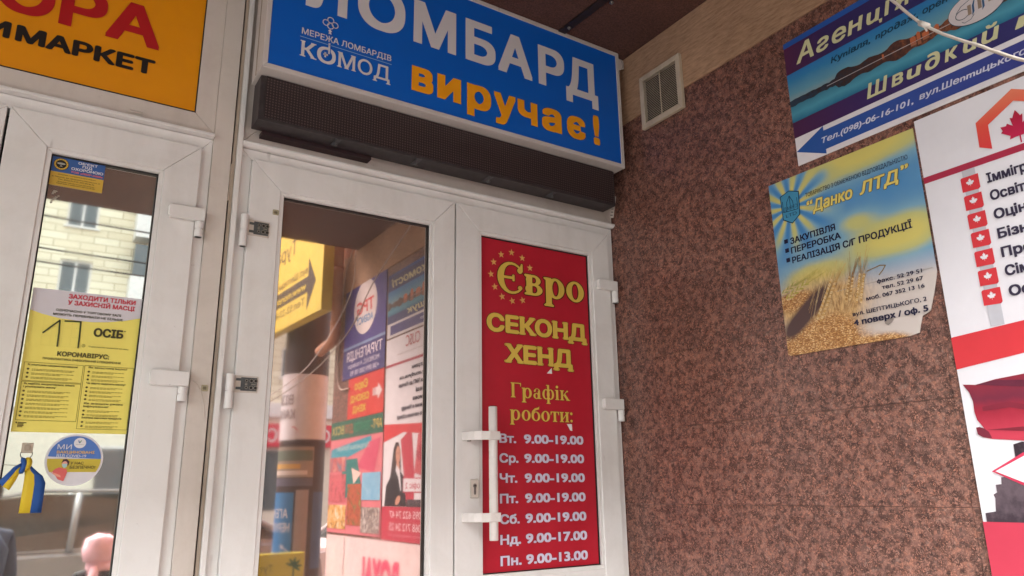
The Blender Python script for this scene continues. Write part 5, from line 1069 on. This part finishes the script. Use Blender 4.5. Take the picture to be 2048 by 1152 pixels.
# drainpipe on the wall end
dp = thing('drainpipe', 'pale orange drainpipe with bent outlet at the wall corner', 'drainpipe', (1.9, -3.35, 2.6)); DPM = flat(206, 150, 118, .5, .15)
tube('pipe', [(1.890, -3.11, 2.68), (1.890, -3.11, 5.2)], .038, DPM, dp, 16)
tube('outlet', spl([(1.890, -3.11, 2.74), (1.888, -3.115, 2.66), (1.88, -3.17, 2.60), (1.865, -3.27, 2.575), (1.85, -3.34, 2.55)], 5), .040, DPM, dp, 16)
for z in (2.72, 3.15, 4.2): tube('collar', [(1.890, -3.11, z), (1.890, -3.11, z + .03)], .043, DPM, dp, 16)
wr = thing('wall_cable', 'thin dark cable looping down beside the drainpipe', 'cable', (1.93, -3.1, 3.0)); tube('cable', spl([(1.94, -2.9, 3.35), (1.93, -3.0, 3.2), (1.938, -3.09, 3.12), (1.936, -3.13, 2.8), (1.936, -3.16, 2.45), (1.936, -3.10, 2.25), (1.936, -2.9, 2.22)], 6), .006, flat(200, 180, 168), wr, 8)
# overhead wires
for k, (z, dz) in enumerate(((8.4, 1.0), (7.9, 1.1), (7.3, .7), (6.6, .6), (6.3, .5))):
    put(tube('overhead_wire', spl([(-30, -16, z + dz), (-8, -15, z + .05), (6, -15, z - .25), (40, -16, z + dz)], 6), .02, GASKET, None, 5, loc=(0, -15, z)), label=('highest dark overhead wire above the street', 'second highest dark overhead wire above the street', 'middle dark overhead wire above the street', 'second lowest dark overhead wire above the street', 'lowest dark overhead wire above the street')[k], cat='wire', group='overhead wires above the street')
# small yellow stand
st = thing('pavement_stand', 'small yellow pavement stand with palm drawing by the column', 'stand', (1.4, -2.7, 0)); YS2 = flat(214, 206, 60, .4)
box('board', 1.30, 1.62, -2.76, -2.72, .35, 1.13, YS2, st, .004); boxes('leg', [(1.32, 1.35, -2.76, -2.72, 0, .35)], GREYPL, st); boxes('leg', [(1.57, 1.60, -2.76, -2.72, 0, .35)], GREYPL, st)
fst = lambda u, v, d=0.0: (-u, -2.7195 + d, v)
text(st, fst, 'Тут', -1.42, -1.34, 1.02, .045, flat(120, 130, 50), 1); A = Art(fst, 1); PG = flat(60, 120, 60)
for a in (20, 60, 100, 140, 180, 215): A.ell(-1.55 + .025 * math.cos(R(a)), 1.05 + .025 * math.sin(R(a)), .028, .008, PG, 1, 12, rot=a)
A.rect(-1.555, -1.545, .96, 1.05, PG, .8); A.done('palm_drawing', st)

# ---- parked cars
def car(label, x, y, col_, L=4.4, h=1.45, dirn=1, zs=1.0):
    c_ = thing('parked_car', label, 'car', (x, y, -.12), 'cars parked along the street'); zb = -.12
    paint = flat(*col_, 0.18, 0.03); gl = mk_dark('car_glass', (62, 72, 74), .1); tyre = mk_dark('tyre_rubber', (26, 26, 28), .8)
    def X(u): return x + dirn * u
    prof = [(-.02, .30), (-.04, .62), (.02, .78), (.30, .88), (.95, .96), (1.05, .98), (3.55, 1.02), (4.20, .98), (4.36, .86), (4.40, .60), (4.38, .32), (4.05, .22)]
    for cx in (3.52, .86):
        prof += [(cx + .36 * math.cos(R(a)), .22 + .36 * math.sin(R(a)) * 1.15) for a in (0, 35, 65, 90, 115, 145, 180)]
    prof += [(.3, .22)]
    prism('body', [(X(u * L / 4.4), zb + z) for u, z in prof], 1, y - .84, y + .84, paint, c_, .05, smooth=False, seg=3)
    n1, n2 = (1.0, .97), (4.0, 1.0); V = []
    for (u, z, w_) in ((.95, .96, .80), (1.75, 1.38, .62), (2.10, 1.43, .60), (3.10, 1.42, .60), (3.55, 1.32, .62), (4.05, 1.0, .78)):
        zz2 = zb + (z - .96) * (h - .96) / .47 + .96; V += [(X(u * L / 4.4), y - w_, zz2), (X(u * L / 4.4), y + w_, zz2)]
    n_ = 6; F = [(2 * i, 2 * i + 1, 2 * i + 3, 2 * i + 2) for i in range(5)] + [tuple(range(0, 12, 2)), tuple(range(11, 0, -2)), (0, 10, 11, 1)]
    mk('cabin_glass', V, F, gl, c_)
    rv = []
    for (u, z, w_) in ((1.70, 1.37, .635), (2.10, 1.445, .615), (3.10, 1.435, .615), (3.60, 1.315, .635)):
        zz2 = zb + (z - .96) * (h - .96) / .47 + .96; rv += [(X(u * L / 4.4), y - w_, zz2), (X(u * L / 4.4), y + w_, zz2), (X(u * L / 4.4), y - w_, zz2 + .025), (X(u * L / 4.4), y + w_, zz2 + .025)]
    rF = []
    for i in range(3): b = 4 * i; rF += [(b, b + 1, b + 5, b + 4), (b + 2, b + 6, b + 7, b + 3), (b, b + 4, b + 6, b + 2), (b + 1, b + 3, b + 7, b + 5)]
    rF += [(0, 2, 3, 1), (12, 13, 15, 14)]; mk('roof', rv, rF, paint, c_, bevel=.01)
    for sgn in (-1, 1):
        for (ua, za, ub, zb2) in ((.95, .97, 1.72, 1.38), (2.35, .98, 2.38, 1.43), (4.05, 1.0, 3.56, 1.33)):
            f2 = lambda z: zb + (z - .96) * (h - .96) / .47 + .96
            tube('pillar', [(X(ua * L / 4.4), y + sgn * .80, f2(za)), (X(ub * L / 4.4), y + sgn * .63, f2(zb2))], .028, paint, c_, 8)
        for cx in (.86, 3.52):
            V_, F_ = tubegeo([(X(cx * L / 4.4), y + sgn * .66, zb + .32), (X(cx * L / 4.4), y + sgn * .85, zb + .32)], .32, 24); w_ = mk('wheel', V_, F_, tyre, c_)
            V_, F_ = tubegeo([(X(cx * L / 4.4), y + sgn * .84, zb + .32), (X(cx * L / 4.4), y + sgn * .86, zb + .32)], .20, 18); mk('rim', V_, F_, STEEL, w_)
        box('mirror', X(1.35) - .07, X(1.35) + .07, y + sgn * .93 - .09, y + sgn * .93 + .09, .88, 1.0, paint, c_, .02)
        box('headlight', X(.0) - .05, X(.0) + .12, y + sgn * .62 - .16, y + sgn * .62 + .16, .50, .64, WF, c_, .03)
        box('tail_light', X(4.3) - .06, X(4.3) + .06, y + sgn * .62 - .16, y + sgn * .62 + .16, .62, .78, flat(150, 20, 24, .2), c_, .02)
    c_.scale = (1, 1, zs); return c_
car('dark grey parked car reflected low in the left glass', -2.2, -6.5, (150, 156, 162), 5.0, 1.40, 1, 1.17)
car('white parked car reflected beside the advertising column', 3.0, -8.6, (226, 226, 228), 4.3, 1.66)

# ---- pedestrians
def person(label, x, y, h, face, coat, legs, hat, hatcol, bag=False):
    p = thing('person', label, 'person', (x, y, 0)); s = h / 1.75; ca_, sa_ = math.cos(face), math.sin(face)
    def P3(a, b, c_): return Vector((a * s * ca_ - b * s * sa_, a * s * sa_ + b * s * ca_, c_ * s))
    J = [((0, 0, .95), .15), ((0, 0, 1.15), .135), ((0, 0, 1.36), .155), ((0, .01, 1.46), .065), ((0, .015, 1.53), .06), ((0, .03, 1.62), .088), ((0, .03, 1.69), .075)]
    E_ = [(0, 1), (1, 2), (2, 3), (3, 4), (4, 5), (5, 6)]
    def chain(root, pts):
        prev = root
        for q, r_ in pts: J.append((q, r_)); E_.append((prev, len(J) - 1)); prev = len(J) - 1
        return prev
    for sg in (-1, 1):
        chain(0, [((.10 * sg, 0, .88), .105), ((.11 * sg, .04 * sg, .50), .068), ((.11 * sg, -.03 * sg, .09), .045), ((.12 * sg, .10, .045), .04)])
        w_ = chain(2, [((.19 * sg, 0, 1.38), .065), ((.25 * sg, -.01, 1.10), .048), ((.24 * sg, .10, .86), .036), ((.235 * sg, .14, .80), .036)])
        for k in range(4): chain(w_, [((.225 * sg + (k - 1.5) * .017, .155, .75), .0105), ((.225 * sg + (k - 1.5) * .018, .165, .71 + .006 * abs(k - 1.5)), .009)])
        chain(w_, [((.205 * sg, .165, .775), .011), ((.20 * sg, .18, .75), .009)])
    me = bpy.data.meshes.new('body'); me.from_pydata([P3(*q) for q, r_ in J], E_, []); o = bpy.data.objects.new('body', me); C.objects.link(o)
    m_ = o.modifiers.new('s', 'SKIN'); m_.use_smooth_shade = True
    for i, (q, r_) in enumerate(J): me.skin_vertices[0].data[i].radius = (r_ * s, r_ * s)
    me.skin_vertices[0].data[0].use_root = True
    o.modifiers.new('d', 'SUBSURF').levels = 2; bpy.context.view_layer.update()
    nm = bpy.data.meshes.new_from_object(o.evaluated_get(bpy.context.evaluated_depsgraph_get())); bpy.data.objects.remove(o)
    mats = [flat(*coat, .8), flat(*legs, .8), flat(214, 160, 138, .5)]
    for q in mats: nm.materials.append(q)
    for f in nm.polygons:
        z = f.center.z / s; d_ = (f.center.x ** 2 + f.center.y ** 2) ** .5 / s
        f.material_index = 2 if (z > 1.47 or (z < .84 and z > .66 and d_ > .2)) else (1 if z < .82 else 0); f.use_smooth = True
    b = bpy.data.objects.new('body', nm); C.objects.link(b); b.parent = p; LOC[b.name] = Vector((x, y, 0))
    O = Vector((x, y, 0)); T_ = lambda a, b_, c_: tuple(O + P3(a, b_, c_))
    # face
    for sg in (-1, 1):
        V, F = tubegeo([T_(.03 * sg, .108, 1.635), T_(.03 * sg, .118, 1.635)], .011 * s, 8); mk('eye', V, F, BLK, p)
        if not hat: V, F = tubegeo([T_(.085 * sg, .03, 1.60), T_(.10 * sg, .025, 1.65)], .018 * s, 8); mk('ear', V, F, mats[2], p, smooth=True)
    V, F = tubegeo([T_(0, .105, 1.64), T_(0, .135, 1.60), T_(0, .11, 1.595)], [.010 * s, .016 * s, .012 * s], 8); mk('nose', V, F, mats[2], p, smooth=True)
    V, F = tubegeo([T_(-.025, .108, 1.565), T_(0, .116, 1.563), T_(.025, .108, 1.565)], .006 * s, 6); mk('mouth', V, F, flat(170, 90, 86), p)
    # coat skirt and hat or hair
    V, F = tubegeo([T_(0, 0, .70), T_(0, 0, .90), T_(0, 0, 1.10), T_(0, 0, 1.30), T_(0, 0, 1.42)], [.225 * s, .205 * s, .18 * s, .195 * s, .12 * s], 20); mk('coat', V, F, mats[0], p, smooth=True)
    V, F = tubegeo([T_(0, .0, 1.635 - .11 * hat), T_(0, .005, 1.68 - .05 * hat), T_(0, .01, 1.74), T_(0, .01, 1.775), T_(0, .01, 1.79)], [(.108 + .035 * hat) * s, (.116 + .04 * hat) * s, (.104 + .035 * hat) * s, (.07 + .02 * hat) * s, .02 * s], 18); V = [(a + random.uniform(-.012, .012) * hat, b_ + random.uniform(-.012, .012) * hat, c_ + random.uniform(-.01, .01) * hat) for a, b_, c_ in V]; mk('hat' if hat else 'hair', V, F, flat(*hatcol, .9), p, smooth=True)
    if hat:
        V, F = tubegeo([T_(0, -.03, 1.40), T_(0, -.01, 1.45), T_(0, 0, 1.50), T_(0, 0, 1.55)], [.13 * s, .125 * s, .12 * s, .10 * s], 14); mk('scarf', V, F, flat(*hatcol, .9), p, smooth=True)
        V, F = tubegeo([T_(.06, -.08, 1.46), T_(.10, -.15, 1.36), T_(.13, -.20, 1.20)], [.045 * s, .05 * s, .03 * s], 10); mk('scarf_end', V, F, flat(*hatcol, .9), p, smooth=True)
person('child in pink knitted hat and scarf standing near the parked car', .58, -4.2, 1.20, R(165), (44, 44, 52), (40, 40, 50), True, (232, 176, 186))
person('adult in dark blue coat reflected at edge of left glass', -.16, -3.5, 1.60, R(150), (36, 44, 72), (30, 32, 44), False, (60, 36, 34))
